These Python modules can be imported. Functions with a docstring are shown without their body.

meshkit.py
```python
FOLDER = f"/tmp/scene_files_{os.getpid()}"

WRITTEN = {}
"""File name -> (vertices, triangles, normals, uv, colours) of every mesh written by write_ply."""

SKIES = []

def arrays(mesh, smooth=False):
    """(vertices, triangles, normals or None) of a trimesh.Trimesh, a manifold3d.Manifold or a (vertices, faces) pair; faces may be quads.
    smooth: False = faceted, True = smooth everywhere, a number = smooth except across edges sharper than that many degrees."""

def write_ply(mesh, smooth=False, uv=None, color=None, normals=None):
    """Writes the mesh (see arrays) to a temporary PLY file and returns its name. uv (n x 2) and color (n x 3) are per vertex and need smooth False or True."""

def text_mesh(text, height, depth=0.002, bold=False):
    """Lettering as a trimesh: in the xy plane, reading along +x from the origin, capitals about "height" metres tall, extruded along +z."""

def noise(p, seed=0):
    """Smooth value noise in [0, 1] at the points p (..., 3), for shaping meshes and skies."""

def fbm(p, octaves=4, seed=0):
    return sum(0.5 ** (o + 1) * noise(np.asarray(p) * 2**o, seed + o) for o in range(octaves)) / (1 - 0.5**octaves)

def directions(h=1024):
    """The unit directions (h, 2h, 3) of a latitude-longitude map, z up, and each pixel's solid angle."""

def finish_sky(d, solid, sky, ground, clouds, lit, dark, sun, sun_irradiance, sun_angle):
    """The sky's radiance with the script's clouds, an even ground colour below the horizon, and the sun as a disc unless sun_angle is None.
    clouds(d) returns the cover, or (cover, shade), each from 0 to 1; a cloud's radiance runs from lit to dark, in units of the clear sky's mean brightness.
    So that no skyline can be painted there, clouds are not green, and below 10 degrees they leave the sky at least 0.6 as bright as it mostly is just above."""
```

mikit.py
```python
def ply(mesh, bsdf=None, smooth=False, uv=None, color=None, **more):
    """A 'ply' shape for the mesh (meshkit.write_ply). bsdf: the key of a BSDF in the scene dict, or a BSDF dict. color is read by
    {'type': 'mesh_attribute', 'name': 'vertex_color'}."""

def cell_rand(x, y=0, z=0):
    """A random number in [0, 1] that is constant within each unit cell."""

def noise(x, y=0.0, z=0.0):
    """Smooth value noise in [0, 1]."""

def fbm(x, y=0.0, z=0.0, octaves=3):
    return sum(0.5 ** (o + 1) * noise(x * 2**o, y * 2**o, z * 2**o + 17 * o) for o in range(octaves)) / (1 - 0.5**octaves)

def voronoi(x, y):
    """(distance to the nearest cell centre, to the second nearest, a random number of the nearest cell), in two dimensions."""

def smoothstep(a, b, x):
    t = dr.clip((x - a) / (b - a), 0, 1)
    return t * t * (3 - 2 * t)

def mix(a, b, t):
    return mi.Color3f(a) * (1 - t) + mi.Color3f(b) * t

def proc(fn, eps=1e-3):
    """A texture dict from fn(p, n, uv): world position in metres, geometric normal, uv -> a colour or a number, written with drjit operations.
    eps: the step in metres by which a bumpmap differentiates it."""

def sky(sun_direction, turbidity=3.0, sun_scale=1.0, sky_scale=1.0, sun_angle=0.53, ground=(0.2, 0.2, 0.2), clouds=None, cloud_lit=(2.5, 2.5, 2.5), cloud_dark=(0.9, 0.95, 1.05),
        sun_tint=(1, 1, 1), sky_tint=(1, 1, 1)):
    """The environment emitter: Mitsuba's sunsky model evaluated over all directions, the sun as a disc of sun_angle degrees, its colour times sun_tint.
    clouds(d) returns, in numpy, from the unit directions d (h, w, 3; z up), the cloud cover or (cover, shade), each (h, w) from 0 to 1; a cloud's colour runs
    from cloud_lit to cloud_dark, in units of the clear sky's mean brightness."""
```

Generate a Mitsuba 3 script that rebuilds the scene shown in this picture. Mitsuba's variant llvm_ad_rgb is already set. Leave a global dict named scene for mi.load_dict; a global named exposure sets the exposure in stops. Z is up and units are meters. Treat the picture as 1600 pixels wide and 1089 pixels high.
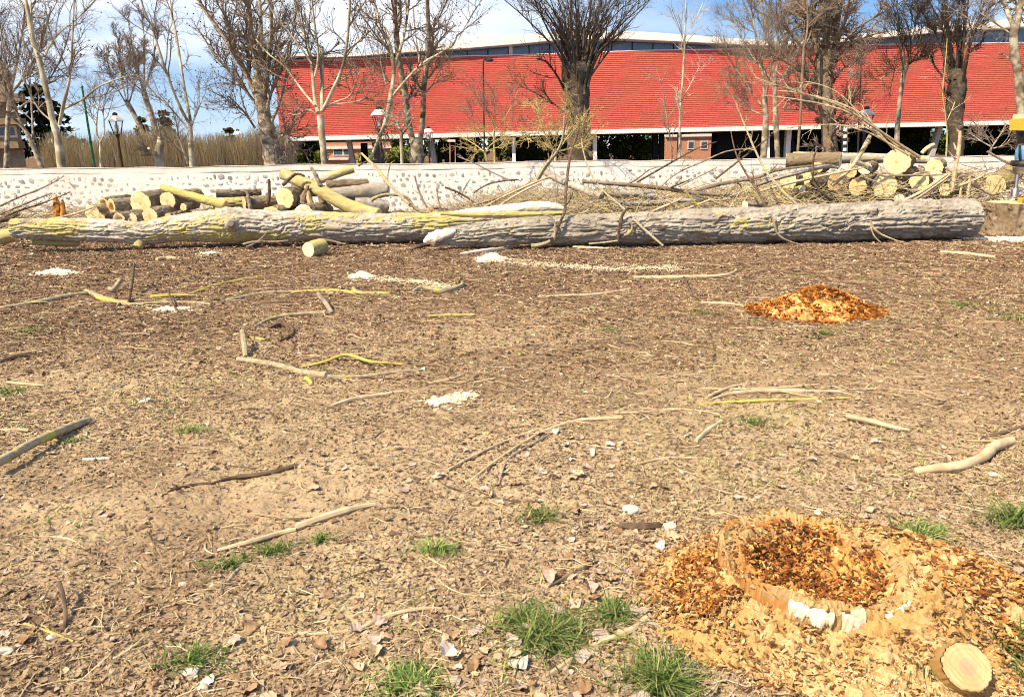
import math
import numpy as np, trimesh, mitsuba as mi, drjit as dr, mikit, meshkit
from mikit import noise, fbm, voronoi, cell_rand, smoothstep, mix

T = mi.ScalarTransform4f
scene, labels = {}, {}

# ------------------------------------------------------------------ camera, sky, exposure
F, CX, CY = 1200.0, 800.0, 544.5          # the photograph's pixels: 1600 x 1089
PITCH, ROLL, EYE = math.atan((544.5 - 235) / 1200), 0.014, 1.6
FWD = np.array([0, math.cos(PITCH), -math.sin(PITCH)])
UP0 = np.array([0, math.sin(PITCH), math.cos(PITCH)])
RIGHT = np.array([math.cos(ROLL), 0, 0]) - UP0 * math.sin(ROLL)
UP = UP0 * math.cos(ROLL) + np.array([1, 0, 0]) * math.sin(ROLL)
scene['camera'] = {'type': 'perspective', 'fov': 2 * math.degrees(math.atan(800 / F)), 'fov_axis': 'x',
                   'near_clip': 0.05, 'far_clip': 3000.0,
                   'to_world': T().look_at(origin=[0, 0, EYE], target=[0, FWD[1], EYE + FWD[2]], up=UP.tolist())}


def clouds(d):
    z = np.maximum(d[..., 2], 0.0)
    q = d / (z + 0.16)[..., None]
    n = meshkit.fbm(q * np.array([0.55, 0.9, 1.0]) + 4.3, 5, 3)
    cover = np.clip((n - 0.47) * 4.2, 0, 1)
    low = np.clip(1 - z / 0.13, 0, 1)
    cover = np.clip(cover + 0.45 * low, 0, 1)
    return cover * 0.92, np.clip((meshkit.fbm(q * 1.3 + 9.1, 4, 8) - 0.5) * 1.6, 0, 0.5)


scene['sky'] = mikit.sky((-0.50, -0.44, 0.75), turbidity=2.6, sky_scale=0.78, sun_tint=(1.03, 1.0, 0.93), sky_tint=(0.72, 0.95, 1.14),
                         clouds=clouds, cloud_lit=(3.6, 3.7, 3.8), cloud_dark=(2.4, 2.6, 2.85), ground=(0.22, 0.17, 0.12))
exposure = 2.4


# ------------------------------------------------------------------ helpers
def ray(px, py):
    return FWD * F + RIGHT * (px - CX) - UP * (py - CY)


def at(px, py, depth):
    """The point seen at this pixel of the photograph, 'depth' metres ahead."""
    r = ray(px, py)
    return np.array([0, 0, EYE]) + r * (depth / r[1])


def on(px, py, z=0.0):
    """The point at height z seen at this pixel."""
    r = ray(px, py)
    return np.array([0, 0, EYE]) + r * ((EYE - z) / -r[2])


def pxm(depth):
    return depth / F


_count = {}


def num(name):
    """The name, with _001, _002 ... when it is taken."""
    k = _count.get(name, 0)
    _count[name] = k + 1
    return name if k == 0 else f'{name}_{k:03d}'


def S(key, mesh, bsdf, smooth=False, parent=None, **kw):
    key = num(f'{parent}__{key}' if parent else key)
    scene[key] = mikit.ply(mesh, bsdf, smooth=smooth, **kw)
    return key


def tag(key, label=None, cat=None, group=None, kind=None):
    labels[key] = {k: v for k, v in dict(label=label, category=cat, group=group, kind=kind).items() if v}
    return key


def thing(name, label, cat, group=None, kind=None):
    return tag(num(name), label, cat, group, kind)


def cat_meshes(ms):
    vs, fs, o = [], [], 0
    for v, f in ms:
        vs.append(np.asarray(v, float)); fs.append(np.asarray(f, int) + o); o += len(v)
    return np.vstack(vs), np.vstack(fs)


def grid_faces(m, n, wrap=False):
    """triangles of an m x n grid of vertices; wrap closes the second direction"""
    i, j = np.meshgrid(np.arange(m - 1), np.arange(n if wrap else n - 1), indexing='ij')
    k = (j + 1) % n
    a, b, c, d = i * n + j, i * n + k, (i + 1) * n + k, (i + 1) * n + j
    return np.vstack([np.stack([a, b, c], -1).reshape(-1, 3), np.stack([a, c, d], -1).reshape(-1, 3)])


def resample(P, R, step):
    P, R = np.asarray(P, float), np.asarray(R, float)
    s = np.r_[0, np.cumsum(np.linalg.norm(np.diff(P, axis=0), axis=1))]
    n = max(3, int(s[-1] / step) + 1)
    t = np.linspace(0, s[-1], n)
    if len(P) > 2:
        from scipy.interpolate import PchipInterpolator as I
        return np.stack([I(s, P[:, k])(t) for k in range(3)], 1), I(s, R)(t), t
    return np.stack([np.interp(t, s, P[:, k]) for k in range(3)], 1), np.interp(t, s, R), t


def frame_of(P):
    t = np.gradient(P, axis=0)
    t /= np.linalg.norm(t, axis=1, keepdims=True) + 1e-12
    ch = P[-1] - P[0]
    ref = np.array([0, 0, 1.0]) if abs(ch[2]) < 0.75 * np.linalg.norm(ch) else np.array([0, -1.0, 0])
    a = np.cross(t, ref); a /= np.linalg.norm(a, axis=1, keepdims=True) + 1e-12
    return t, a, np.cross(a, t)


def tube_mesh(P, R, sides=8, step=0.1, caps=True, bump=0.0, bump_scale=0.1, seed=0):
    P, R, s = resample(P, R, step)
    t, a, b = frame_of(P)
    th = np.arange(sides) * 2 * np.pi / sides
    o = np.cos(th)[None, :, None] * a[:, None] + np.sin(th)[None, :, None] * b[:, None]
    rr = np.repeat(R[:, None], sides, 1)
    if bump:
        q = P[:, None] + o * R[:, None, None]
        rr = rr + bump * R[:, None] * (meshkit.fbm(q / bump_scale, 3, seed) - 0.5) * 2
    v = (P[:, None] + o * rr[..., None]).reshape(-1, 3)
    f = grid_faces(len(P), sides, True)
    if caps:
        n = len(v)
        v = np.vstack([v, P[0], P[-1]])
        k = np.arange(sides)
        f = np.vstack([f, np.stack([k * 0 + n, (k + 1) % sides, k], 1),
                       np.stack([k * 0 + n + 1, (len(P) - 1) * sides + k, (len(P) - 1) * sides + (k + 1) % sides], 1)])
    return v, f[:, ::-1]


def tubes(P, R, sides=3):
    """many curves at once: P (N, n, 3), R (N, n)"""
    N, n = P.shape[:2]
    t = np.gradient(P, axis=1)
    t /= np.linalg.norm(t, axis=2, keepdims=True) + 1e-12
    ch = P[:, -1] - P[:, 0]
    ref = np.where((np.abs(ch[:, 2]) < 0.75 * np.linalg.norm(ch, axis=1))[:, None], [[0, 0, 1.0]], [[0.2, -1.0, 0]])
    a = np.cross(t, ref[:, None]); a /= np.linalg.norm(a, axis=2, keepdims=True) + 1e-12
    b = np.cross(a, t)
    th = np.arange(sides) * 2 * np.pi / sides
    v = P[:, :, None] + R[:, :, None, None] * (np.cos(th)[:, None] * a[:, :, None] + np.sin(th)[:, None] * b[:, :, None])
    f1 = grid_faces(n, sides, True)[:, ::-1]
    f = (f1[None] + (np.arange(N) * n * sides)[:, None, None]).reshape(-1, 3)
    return v.reshape(-1, 3), f


def scatter(templates, pos, rot, scale, color=None, rng=None):
    """templates: list of (v, f); pos (N,3); rot (N,3,3); scale (N,3). -> (v, f), vertex colours"""
    which = rng.integers(len(templates), size=len(pos))
    vs, fs, cs, o = [], [], [], 0
    for k, (v, f) in enumerate(templates):
        m = which == k
        if not m.any():
            continue
        w = np.einsum('nij,nkj->nki', rot[m], v[None] * scale[m][:, None]) + pos[m][:, None]
        vs.append(w.reshape(-1, 3))
        fs.append((f[None] + (np.arange(m.sum()) * len(v))[:, None, None]).reshape(-1, 3) + o)
        o += m.sum() * len(v)
        if color is not None:
            cs.append(np.repeat(color[m], len(v), 0))
    return (np.vstack(vs), np.vstack(fs)), (np.vstack(cs) if color is not None else None)


def rotations(yaw, tilt, dirn):
    """yaw about z, then a tilt about a horizontal axis at angle dirn"""
    c, s = np.cos(yaw), np.sin(yaw)
    z, o = np.zeros_like(c), np.ones_like(c)
    A = np.stack([c, -s, z, s, c, z, z, z, o], -1).reshape(-1, 3, 3)
    ax = np.stack([np.cos(dirn), np.sin(dirn), z], -1)
    K = np.stack([z, -ax[:, 2], ax[:, 1], ax[:, 2], z, -ax[:, 0], -ax[:, 1], ax[:, 0], z], -1).reshape(-1, 3, 3)
    B = np.eye(3) + np.sin(tilt)[:, None, None] * K + (1 - np.cos(tilt))[:, None, None] * (K @ K)
    return B @ A


def box(x0, x1, y0, y1, z0, z1, bevel=0.0):
    v = np.array([[x, y, z] for x in (x0, x1) for y in (y0, y1) for z in (z0, z1)], float)
    f = np.array([[0, 1, 3], [0, 3, 2], [4, 6, 7], [4, 7, 5], [0, 4, 5], [0, 5, 1], [2, 3, 7], [2, 7, 6], [0, 2, 6], [0, 6, 4], [1, 5, 7], [1, 7, 3]])
    return v, f


def prism(poly_front, poly_back):
    """a solid between two polygons with as many corners (3-D points), convex"""
    a, b = np.asarray(poly_front, float), np.asarray(poly_back, float)
    n = len(a)
    k = np.arange(n)
    f = [np.stack([k, (k + 1) % n, (k + 1) % n + n], 1), np.stack([k, (k + 1) % n + n, k + n], 1)]
    f.append(np.stack([np.zeros(n - 2, int), k[2:], k[1:-1]], 1))
    f.append(np.stack([np.zeros(n - 2, int) + n, k[1:-1] + n, k[2:] + n], 1))
    return np.vstack([a, b]), np.vstack(f)


# ------------------------------------------------------------------ materials
def two(b):
    return {'type': 'twosided', 'bsdf': b}


def matte(fn):
    return two({'type': 'diffuse', 'reflectance': mikit.proc(fn)})


def flat(*c):
    return two({'type': 'diffuse', 'reflectance': {'type': 'rgb', 'value': list(c)}})


def soil(p, n, uv):
    big = fbm(p.x * 0.55 + 3, p.y * 0.55, 1.0)
    mid = fbm(p.x * 3.1, p.y * 4.5 + 7, 2.0)
    fine = fbm(p.x * 34, p.y * 34, 5.0)
    grit = noise(p.x * 150, p.y * 150, 3.0)
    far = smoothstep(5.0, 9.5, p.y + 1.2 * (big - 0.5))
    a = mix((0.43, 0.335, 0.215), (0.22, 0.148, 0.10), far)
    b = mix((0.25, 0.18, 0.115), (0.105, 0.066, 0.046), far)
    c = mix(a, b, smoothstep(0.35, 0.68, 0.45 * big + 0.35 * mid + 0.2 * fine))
    c = c * (0.72 + 0.38 * fine + 0.22 * grit)
    olive = smoothstep(0.56, 0.74, fbm(p.x * 1.3 + 20, p.y * 1.5, 9.0)) * 0.3
    return mix(c, c * mi.Color3f(0.92, 1.06, 0.78), olive)


def bark_fn(base, light, dark, moss=None, moss_at=0.55, sc=1.0):
    def fn(p, n, uv):
        a = fbm(p.x * 2.2 * sc, p.y * 2.2 * sc, p.z * 2.2 * sc)
        b = fbm(p.x * 17 * sc, p.y * 17 * sc, p.z * 17 * sc)
        c = mix(base, light, smoothstep(0.4, 0.72, a * 0.5 + b * 0.5))
        c = mix(c, dark, smoothstep(0.55, 0.8, fbm(p.x * 6 * sc + 9, p.y * 6 * sc, p.z * 6 * sc)) * 0.7)
        if moss is not None:
            m = fbm(p.x * 1.6 + 31, p.y * 1.6, p.z * 2.6) * 0.65 + 0.35 * fbm(p.x * 14, p.y * 14 + 3, p.z * 14)
            c = mix(c, moss, smoothstep(moss_at, moss_at + 0.09, m) * 0.9)
        return c
    return fn


def rings_fn(pale, mid, heart, hr=0.1):
    def fn(p, n, uv):
        w = fbm(uv.x * 14, uv.y * 14, 3.0)
        r = dr.sqrt(dr.square(uv.x) + dr.square(uv.y)) + 0.02 * (w - 0.5)
        g = 0.5 + 0.5 * dr.sin(r * 420)
        c = mix(pale, mid, 0.30 * g + 0.5 * smoothstep(0.42, 0.7, fbm(uv.x * 9 + 5, uv.y * 9, 6.0)))
        c = mix(c, heart, smoothstep(hr, hr * 0.3, r) * 0.65)
        ang = dr.atan2(uv.y, uv.x)
        crack = smoothstep(0.035, 0.0, dr.abs(dr.sin(ang * 1.5 + w * 2.2))) * smoothstep(0.0, 0.05, r) * smoothstep(0.55, 0.35, fbm(ang * 2, r * 9, 8.0))
        c = mix(c, (0.30, 0.19, 0.09), crack * 0.8)
        c = mix(c, (0.50, 0.38, 0.20), smoothstep(0.55, 0.75, fbm(uv.x * 5 + p.x, uv.y * 5 + p.z, 11.0)) * 0.5)
        saw = noise((uv.x * 0.8 + uv.y * 0.6) * 170, (uv.y * 0.8 - uv.x * 0.6) * 12, 2.0)
        return c * (0.82 + 0.3 * saw)
    return fn


def mottled(c0, c1, sc, c2=None):
    def fn(p, n, uv):
        a = fbm(p.x * sc, p.y * sc, p.z * sc)
        c = mix(c0, c1, smoothstep(0.3, 0.7, a))
        if c2 is not None:
            c = mix(c, c2, smoothstep(0.58, 0.72, fbm(p.x * sc * 0.45 + 11, p.y * sc * 0.45, p.z * sc * 0.45)))
        return c
    return fn


LICHEN = (0.47, 0.415, 0.16)
def soil_relief(p, n, uv):
    w = fbm(p.x * 11, p.y * 11, 4.0) - 0.5
    a = noise(p.x * 52 + w * 9, p.y * 95 + w * 9, 1.0)
    return 0.55 * a + 0.3 * noise(p.x * 120 + w * 14, p.y * 210, 2.0) + 0.5 * fbm(p.x * 24, p.y * 36, 7.0)


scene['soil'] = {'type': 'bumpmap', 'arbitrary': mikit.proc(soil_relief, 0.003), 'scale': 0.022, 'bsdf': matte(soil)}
scene['piece_colours'] = two({'type': 'diffuse', 'reflectance': {'type': 'mesh_attribute', 'name': 'vertex_color'}})
scene['bark_grey'] = matte(bark_fn((0.31, 0.28, 0.235), (0.46, 0.43, 0.375), (0.20, 0.17, 0.135), LICHEN, 0.63))
scene['bark_mossy'] = matte(bark_fn((0.38, 0.34, 0.28), (0.58, 0.55, 0.49), (0.26, 0.21, 0.15), LICHEN, 0.50))
scene['bark_yellow'] = matte(bark_fn((0.40, 0.34, 0.14), (0.50, 0.45, 0.30), (0.30, 0.25, 0.15), LICHEN, 0.46))
scene['bark_log'] = matte(bark_fn((0.21, 0.165, 0.11), (0.33, 0.28, 0.21), (0.12, 0.09, 0.06), (0.36, 0.30, 0.10), 0.53))
scene['bark_brown'] = matte(bark_fn((0.20, 0.15, 0.10), (0.30, 0.25, 0.19), (0.11, 0.08, 0.055)))
scene['bark_dark'] = matte(bark_fn((0.085, 0.068, 0.052), (0.15, 0.125, 0.10), (0.04, 0.032, 0.025)))
scene['bark_plane'] = matte(mottled((0.34, 0.30, 0.20), (0.60, 0.56, 0.42), 3.2, (0.20, 0.17, 0.11)))
scene['bark_mid'] = matte(mottled((0.20, 0.165, 0.12), (0.46, 0.41, 0.32), 8.0, (0.14, 0.115, 0.08)))
scene['cut_pale'] = matte(rings_fn((0.86, 0.74, 0.46), (0.74, 0.58, 0.28), (0.55, 0.36, 0.14), 0.05))
scene['cut_tan'] = matte(rings_fn((0.80, 0.62, 0.34), (0.66, 0.44, 0.19), (0.50, 0.30, 0.12), 0.06))
scene['cut_worn'] = matte(rings_fn((0.60, 0.44, 0.24), (0.45, 0.30, 0.15), (0.40, 0.28, 0.20), 0.035))
scene['bark_amber'] = matte(bark_fn((0.40, 0.24, 0.09), (0.52, 0.34, 0.15), (0.22, 0.13, 0.06)))
scene['cut_white'] = matte(rings_fn((0.88, 0.82, 0.62), (0.82, 0.70, 0.42), (0.70, 0.5, 0.25), 0.03))
scene['wood_pale'] = matte(mottled((0.80, 0.72, 0.54), (0.88, 0.83, 0.70), 9.0))
scene['wood_tan'] = matte(mottled((0.50, 0.36, 0.19), (0.66, 0.52, 0.32), 7.0))
scene['wood_rust'] = matte(mottled((0.42, 0.17, 0.045), (0.60, 0.30, 0.09), 14.0, (0.20, 0.075, 0.025)))
scene['sawdust'] = matte(mottled((0.80, 0.70, 0.47), (0.88, 0.82, 0.64), 22.0))
scene['stick_tan'] = matte(mottled((0.44, 0.34, 0.21), (0.60, 0.50, 0.34), 18.0))
scene['stick_grey'] = matte(mottled((0.22, 0.18, 0.14), (0.40, 0.34, 0.27), 14.0))
scene['stick_dark'] = matte(mottled((0.085, 0.06, 0.045), (0.17, 0.125, 0.09), 18.0))
scene['stick_lichen'] = matte(mottled((0.27, 0.23, 0.16), (0.40, 0.35, 0.25), 38.0, (0.46, 0.41, 0.10)))
scene['stick_yellow'] = matte(mottled((0.40, 0.34, 0.09), (0.54, 0.47, 0.14), 30.0, (0.34, 0.28, 0.16)))
scene['twig_pale'] = flat(0.50, 0.44, 0.33)
scene['twig_brown'] = flat(0.26, 0.21, 0.165)
scene['twig_dark'] = flat(0.085, 0.066, 0.055)
scene['twig_straw'] = flat(0.50, 0.40, 0.19)
scene['pale_stone'] = matte(mottled((0.40, 0.36, 0.30), (0.62, 0.57, 0.50), 30.0))
scene['leaf_tan'] = matte(mottled((0.40, 0.29, 0.19), (0.54, 0.43, 0.31), 30.0))
scene['leaf_pink'] = matte(mottled((0.36, 0.27, 0.22), (0.50, 0.41, 0.35), 30.0))
scene['leaf_brown'] = matte(mottled((0.22, 0.14, 0.08), (0.34, 0.23, 0.14), 30.0))
scene['leaf_pale'] = matte(mottled((0.52, 0.44, 0.37), (0.66, 0.59, 0.52), 26.0))


# ------------------------------------------------------------------ the ground
def h(x, y):
    """height of the soil"""
    x, y = np.asarray(x, float), np.asarray(y, float)
    p = np.stack(np.broadcast_arrays(x, y, 0.0 * x), -1)
    r = np.hypot(x, y)
    k = np.clip(1 - (r - 14) / 10, 0, 1)
    z = 0.05 * (meshkit.fbm(p * 0.8 + 5, 2, 1) - 0.5) * np.clip(1 - (r - 18) / 20, 0.0, 1)
    z = z + k * (0.028 * (meshkit.fbm(p * 5.0, 3, 2) - 0.5) + 0.022 * (meshkit.fbm(p * 16.0, 2, 4) - 0.5) + 0.014 * (meshkit.fbm(p * 45.0, 2, 6) - 0.5))
    return z


def gp(px, py, lift=0.0):
    """the point of the soil seen at this pixel, lifted"""
    q = on(px, py, 0.0)
    q = on(px, py, float(h(q[0], q[1])))
    return np.array([q[0], q[1], float(h(q[0], q[1])) + lift])


rr = np.concatenate([np.exp(np.arange(math.log(1.1), math.log(22), 0.0042)), np.exp(np.linspace(math.log(22.2), math.log(1500), 60))])
tt = np.concatenate([np.linspace(-180, -46, 40)[:-1], np.linspace(-46, 46, 400), np.linspace(46, 180, 40)[1:]])
rg, tg = np.meshgrid(rr, np.radians(tt), indexing='ij')
gx, gy = rg * np.sin(tg), rg * np.cos(tg)
gv = np.stack([gx, gy, h(gx, gy)], -1).reshape(-1, 3)
gf = grid_faces(len(rr), len(tt))
gv = np.vstack([gv, [0, 0, 0.0]])
k = np.arange(len(tt) - 1)
gf = np.vstack([gf, np.stack([k * 0 + len(gv) - 1, k + 1, k], 1)])
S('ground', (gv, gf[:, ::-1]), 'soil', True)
tag('ground', 'trampled brown soil of a cleared park ground', None, None, 'structure')

rng = np.random.default_rng(11)


def curl_leaf(rng, n=5, curl=0.5, pointy=1.0, jag=0.0):
    """a dry leaf about 1 long: two halves folded at the midrib and curled along it"""
    t = np.linspace(0, 1, n)
    w = 0.42 * np.sin(np.pi * t ** 0.8) ** 0.8 * (1 - 0.25 * t * pointy)
    a = curl * (t - 0.5) * rng.uniform(0.6, 1.4)
    x = np.cumsum(np.r_[0, np.cos(a[1:])]) / n
    z = np.cumsum(np.r_[0, np.sin(a[1:])]) / n
    fold = rng.uniform(0.1, 0.8) * rng.choice([-1, 1])
    wl, wr = w * (1 + jag * rng.uniform(-1, 1, n)), w * (1 + jag * rng.uniform(-1, 1, n))
    L = np.stack([x, wl, z + wl * fold + 0.08 * rng.uniform(-1, 1, n)], 1)
    M = np.stack([x, 0 * w, z], 1)
    R = np.stack([x, -wr, z + wr * fold + 0.08 * rng.uniform(-1, 1, n)], 1)
    v = np.stack([L, M, R], 1).reshape(-1, 3)
    v -= v.mean(0)
    return v, grid_faces(n, 3)


def chip(rng):
    """an angular flake, about 1 long"""
    n = 4
    v = np.array([[-.5, -.2, 0], [.1, -.28, 0.05], [.5, .02, 0], [.15, .25, -.03], [-.42, .2, .04]]) * rng.uniform(0.7, 1.25, (5, 3))
    w = v + [0, 0, 0.12]
    v2 = np.vstack([v, w * [0.92, 0.9, 1]])
    k = np.arange(5)
    f = np.vstack([np.stack([k, (k + 1) % 5, (k + 1) % 5 + 5], 1), np.stack([k, (k + 1) % 5 + 5, k + 5], 1), [[5, 6, 7], [5, 7, 8], [5, 8, 9]]])
    return v2, f


def clod(rng):
    m = trimesh.creation.icosphere(1, 0.5)
    v = m.vertices * (0.75 + 0.5 * rng.random((len(m.vertices), 1))) * [1, 0.8, 0.6]
    return np.array(v), np.array(m.faces)


def straw(rng):
    """a thin bent stem 1 long"""
    b = rng.uniform(-0.12, 0.12, 2)
    P = np.array([[-.5, 0, 0], [-.15, b[0], 0.03], [.2, b[1], 0.02], [.5, 0, 0]])
    return tubes(P[None], np.array([[.012, .014, .011, .006]]), 3)


def flake(rng):
    """a small bent flake"""
    b = rng.uniform(.1, .5)
    return np.array([[-.5, 0, 0], [0, -.3, b * .3], [.5, .05, 0.0], [0.05, .3, b]]) * rng.uniform(.8, 1.2, (4, 3)), np.array([[0, 1, 2], [0, 2, 3]])


def dry_blade(rng):
    """a flat dry grass blade about 1 long"""
    t = np.linspace(-.5, .5, 4)
    b, z = rng.uniform(-.5, .5), rng.uniform(0, .25)
    c = np.stack([t, b * (t * t - .1), z * (.25 - t * t)], 1)
    w = np.array([.006, .018, .016, .003])[:, None] * [0, 1, .4]
    return np.stack([c - w, c + w], 1).reshape(-1, 3), grid_faces(4, 2)


FLAKE_T = [flake(rng) for _ in range(8)]
BLADE_T = [dry_blade(rng) for _ in range(8)]
LEAF_T = [curl_leaf(rng, 4, rng.uniform(0.2, 1.6), 1, 0.2) for _ in range(9)]
CHIP_T = [chip(rng) for _ in range(6)]
CLOD_T = [clod(rng) for _ in range(5)]
STRAW_T = [straw(rng) for _ in range(6)]
STUMP = on(1272, 862, 0.19)[:2]


def sample_xy(n, y0, y1, power=1.0, wide=0.74):
    """positions thinning out with distance"""
    u = rng.random(n)
    e = 2.0 - power
    y = (y0 ** e + u * (y1 ** e - y0 ** e)) ** (1 / e)
    return rng.uniform(-1, 1, n) * (y * wide + 0.4), y


def density(x, y):
    """where the litter lies thick"""
    p = np.stack([x, y, 0 * x], -1)
    d = 0.50 + 1.3 * (meshkit.fbm(p * 0.9 + 2, 3, 21) - 0.35)
    d = d + 0.45 * np.exp(-((x - 1.4) / 1.5) ** 2 - ((y - 3.9) / 1.6) ** 2) + 0.35 * np.exp(-((x - 0.2) / 1.0) ** 2 - ((y - 2.2) / 0.6) ** 2)
    d = d - 0.30 * np.exp(-((x + 1.2) / 0.9) ** 2 - ((y - 3.6) / 0.9) ** 2) - 0.25 * np.exp(-((x - 0.4) / 1.1) ** 2 - ((y - 5.6) / 0.8) ** 2)
    return np.clip(d + 0.25 * (y > 7), 0.05, 1)


def keep(x, y, gain=1.0, near_stump=True):
    m = rng.random(len(x)) < density(x, y) * gain
    return m & (np.hypot(x - STUMP[0], y - STUMP[1]) > 0.44)


PAL = np.array([[.40, .30, .20], [.46, .36, .255], [.36, .27, .20], [.30, .21, .14], [.24, .165, .105], [.47, .385, .29], [.34, .245, .155], [.41, .33, .26], [.18, .12, .08], [.40, .31, .19]])
PALF = np.array([[.40, .27, .165], [.30, .185, .115], [.22, .13, .085], [.50, .38, .26], [.17, .10, .065], [.60, .50, .37], [.27, .165, .10]])


def colours(y, n):
    a = PAL[rng.integers(len(PAL), size=n)]
    b = PALF[rng.integers(len(PALF), size=n)]
    far = (np.asarray(y) + rng.normal(0, 1.0, n) > 6.2)[:, None]
    return np.where(far, b * .92, a) * rng.uniform(0.68, 1.2, (n, 1))


def litter(key, templates, n, y0, y1, power, smin, smax, flat_, tilt, gain, lift, label, sq=(1, 1), col=None, bias=0.0):
    x, y = sample_xy(n, y0, y1, power)
    m = keep(x, y, gain)
    x, y = x[m], y[m]
    n = len(x)
    s = smin + (smax - smin) * rng.random(n) ** 2.2
    s = s * (1 + 0.055 * np.maximum(y - 3, 0))
    z = h(x, y) + lift * s
    R = rotations(rng.uniform(0, 6.28, n), rng.normal(0, tilt, n), rng.uniform(0, 6.28, n))
    sc = np.stack([s, s * rng.uniform(*sq, n), s * flat_], 1)
    c = colours(y, n) if col is None else col[rng.integers(len(col), size=n)] * rng.uniform(0.75, 1.15, (n, 1))
    mesh, vc = scatter(templates, np.stack([x, y, z], 1), R, sc, c, rng)
    S(key, mesh, 'piece_colours', False, color=vc)
    tag(key, label, None, None, 'stuff')


litter('leaf_litter', LEAF_T, 66000, 1.7, 14, 1.0, 0.011, 0.050, 1.0, 0.45, 0.9, 0.12, 'broken dry leaves littering the soil')
litter('soil_clods', CLOD_T, 14000, 1.7, 9, 1.0, 0.005, 0.020, 1.0, 0.4, 0.9, 0.15, 'crumbs of brown earth lying on the soil',
       col=np.array([[.34, .23, .14], [.26, .17, .10], [.40, .29, .18], [.18, .11, .07]]))
litter('bark_debris', CHIP_T, 90000, 1.7, 14, 0.9, 0.006, 0.034, 1.0, 0.6, 1.0, 0.2, 'shredded bark and wood flakes spread over the soil', (0.5, 1.0))
litter('straw_litter', STRAW_T, 40000, 1.7, 15, 0.75, 0.03, 0.16, 1.0, 0.12, 1.0, 0.06, 'fine straw and twig ends strewn over the soil',
       col=np.array([[.46, .36, .21], [.36, .26, .15], [.56, .47, .31], [.22, .15, .10], [.30, .2, .12]]))

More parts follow.
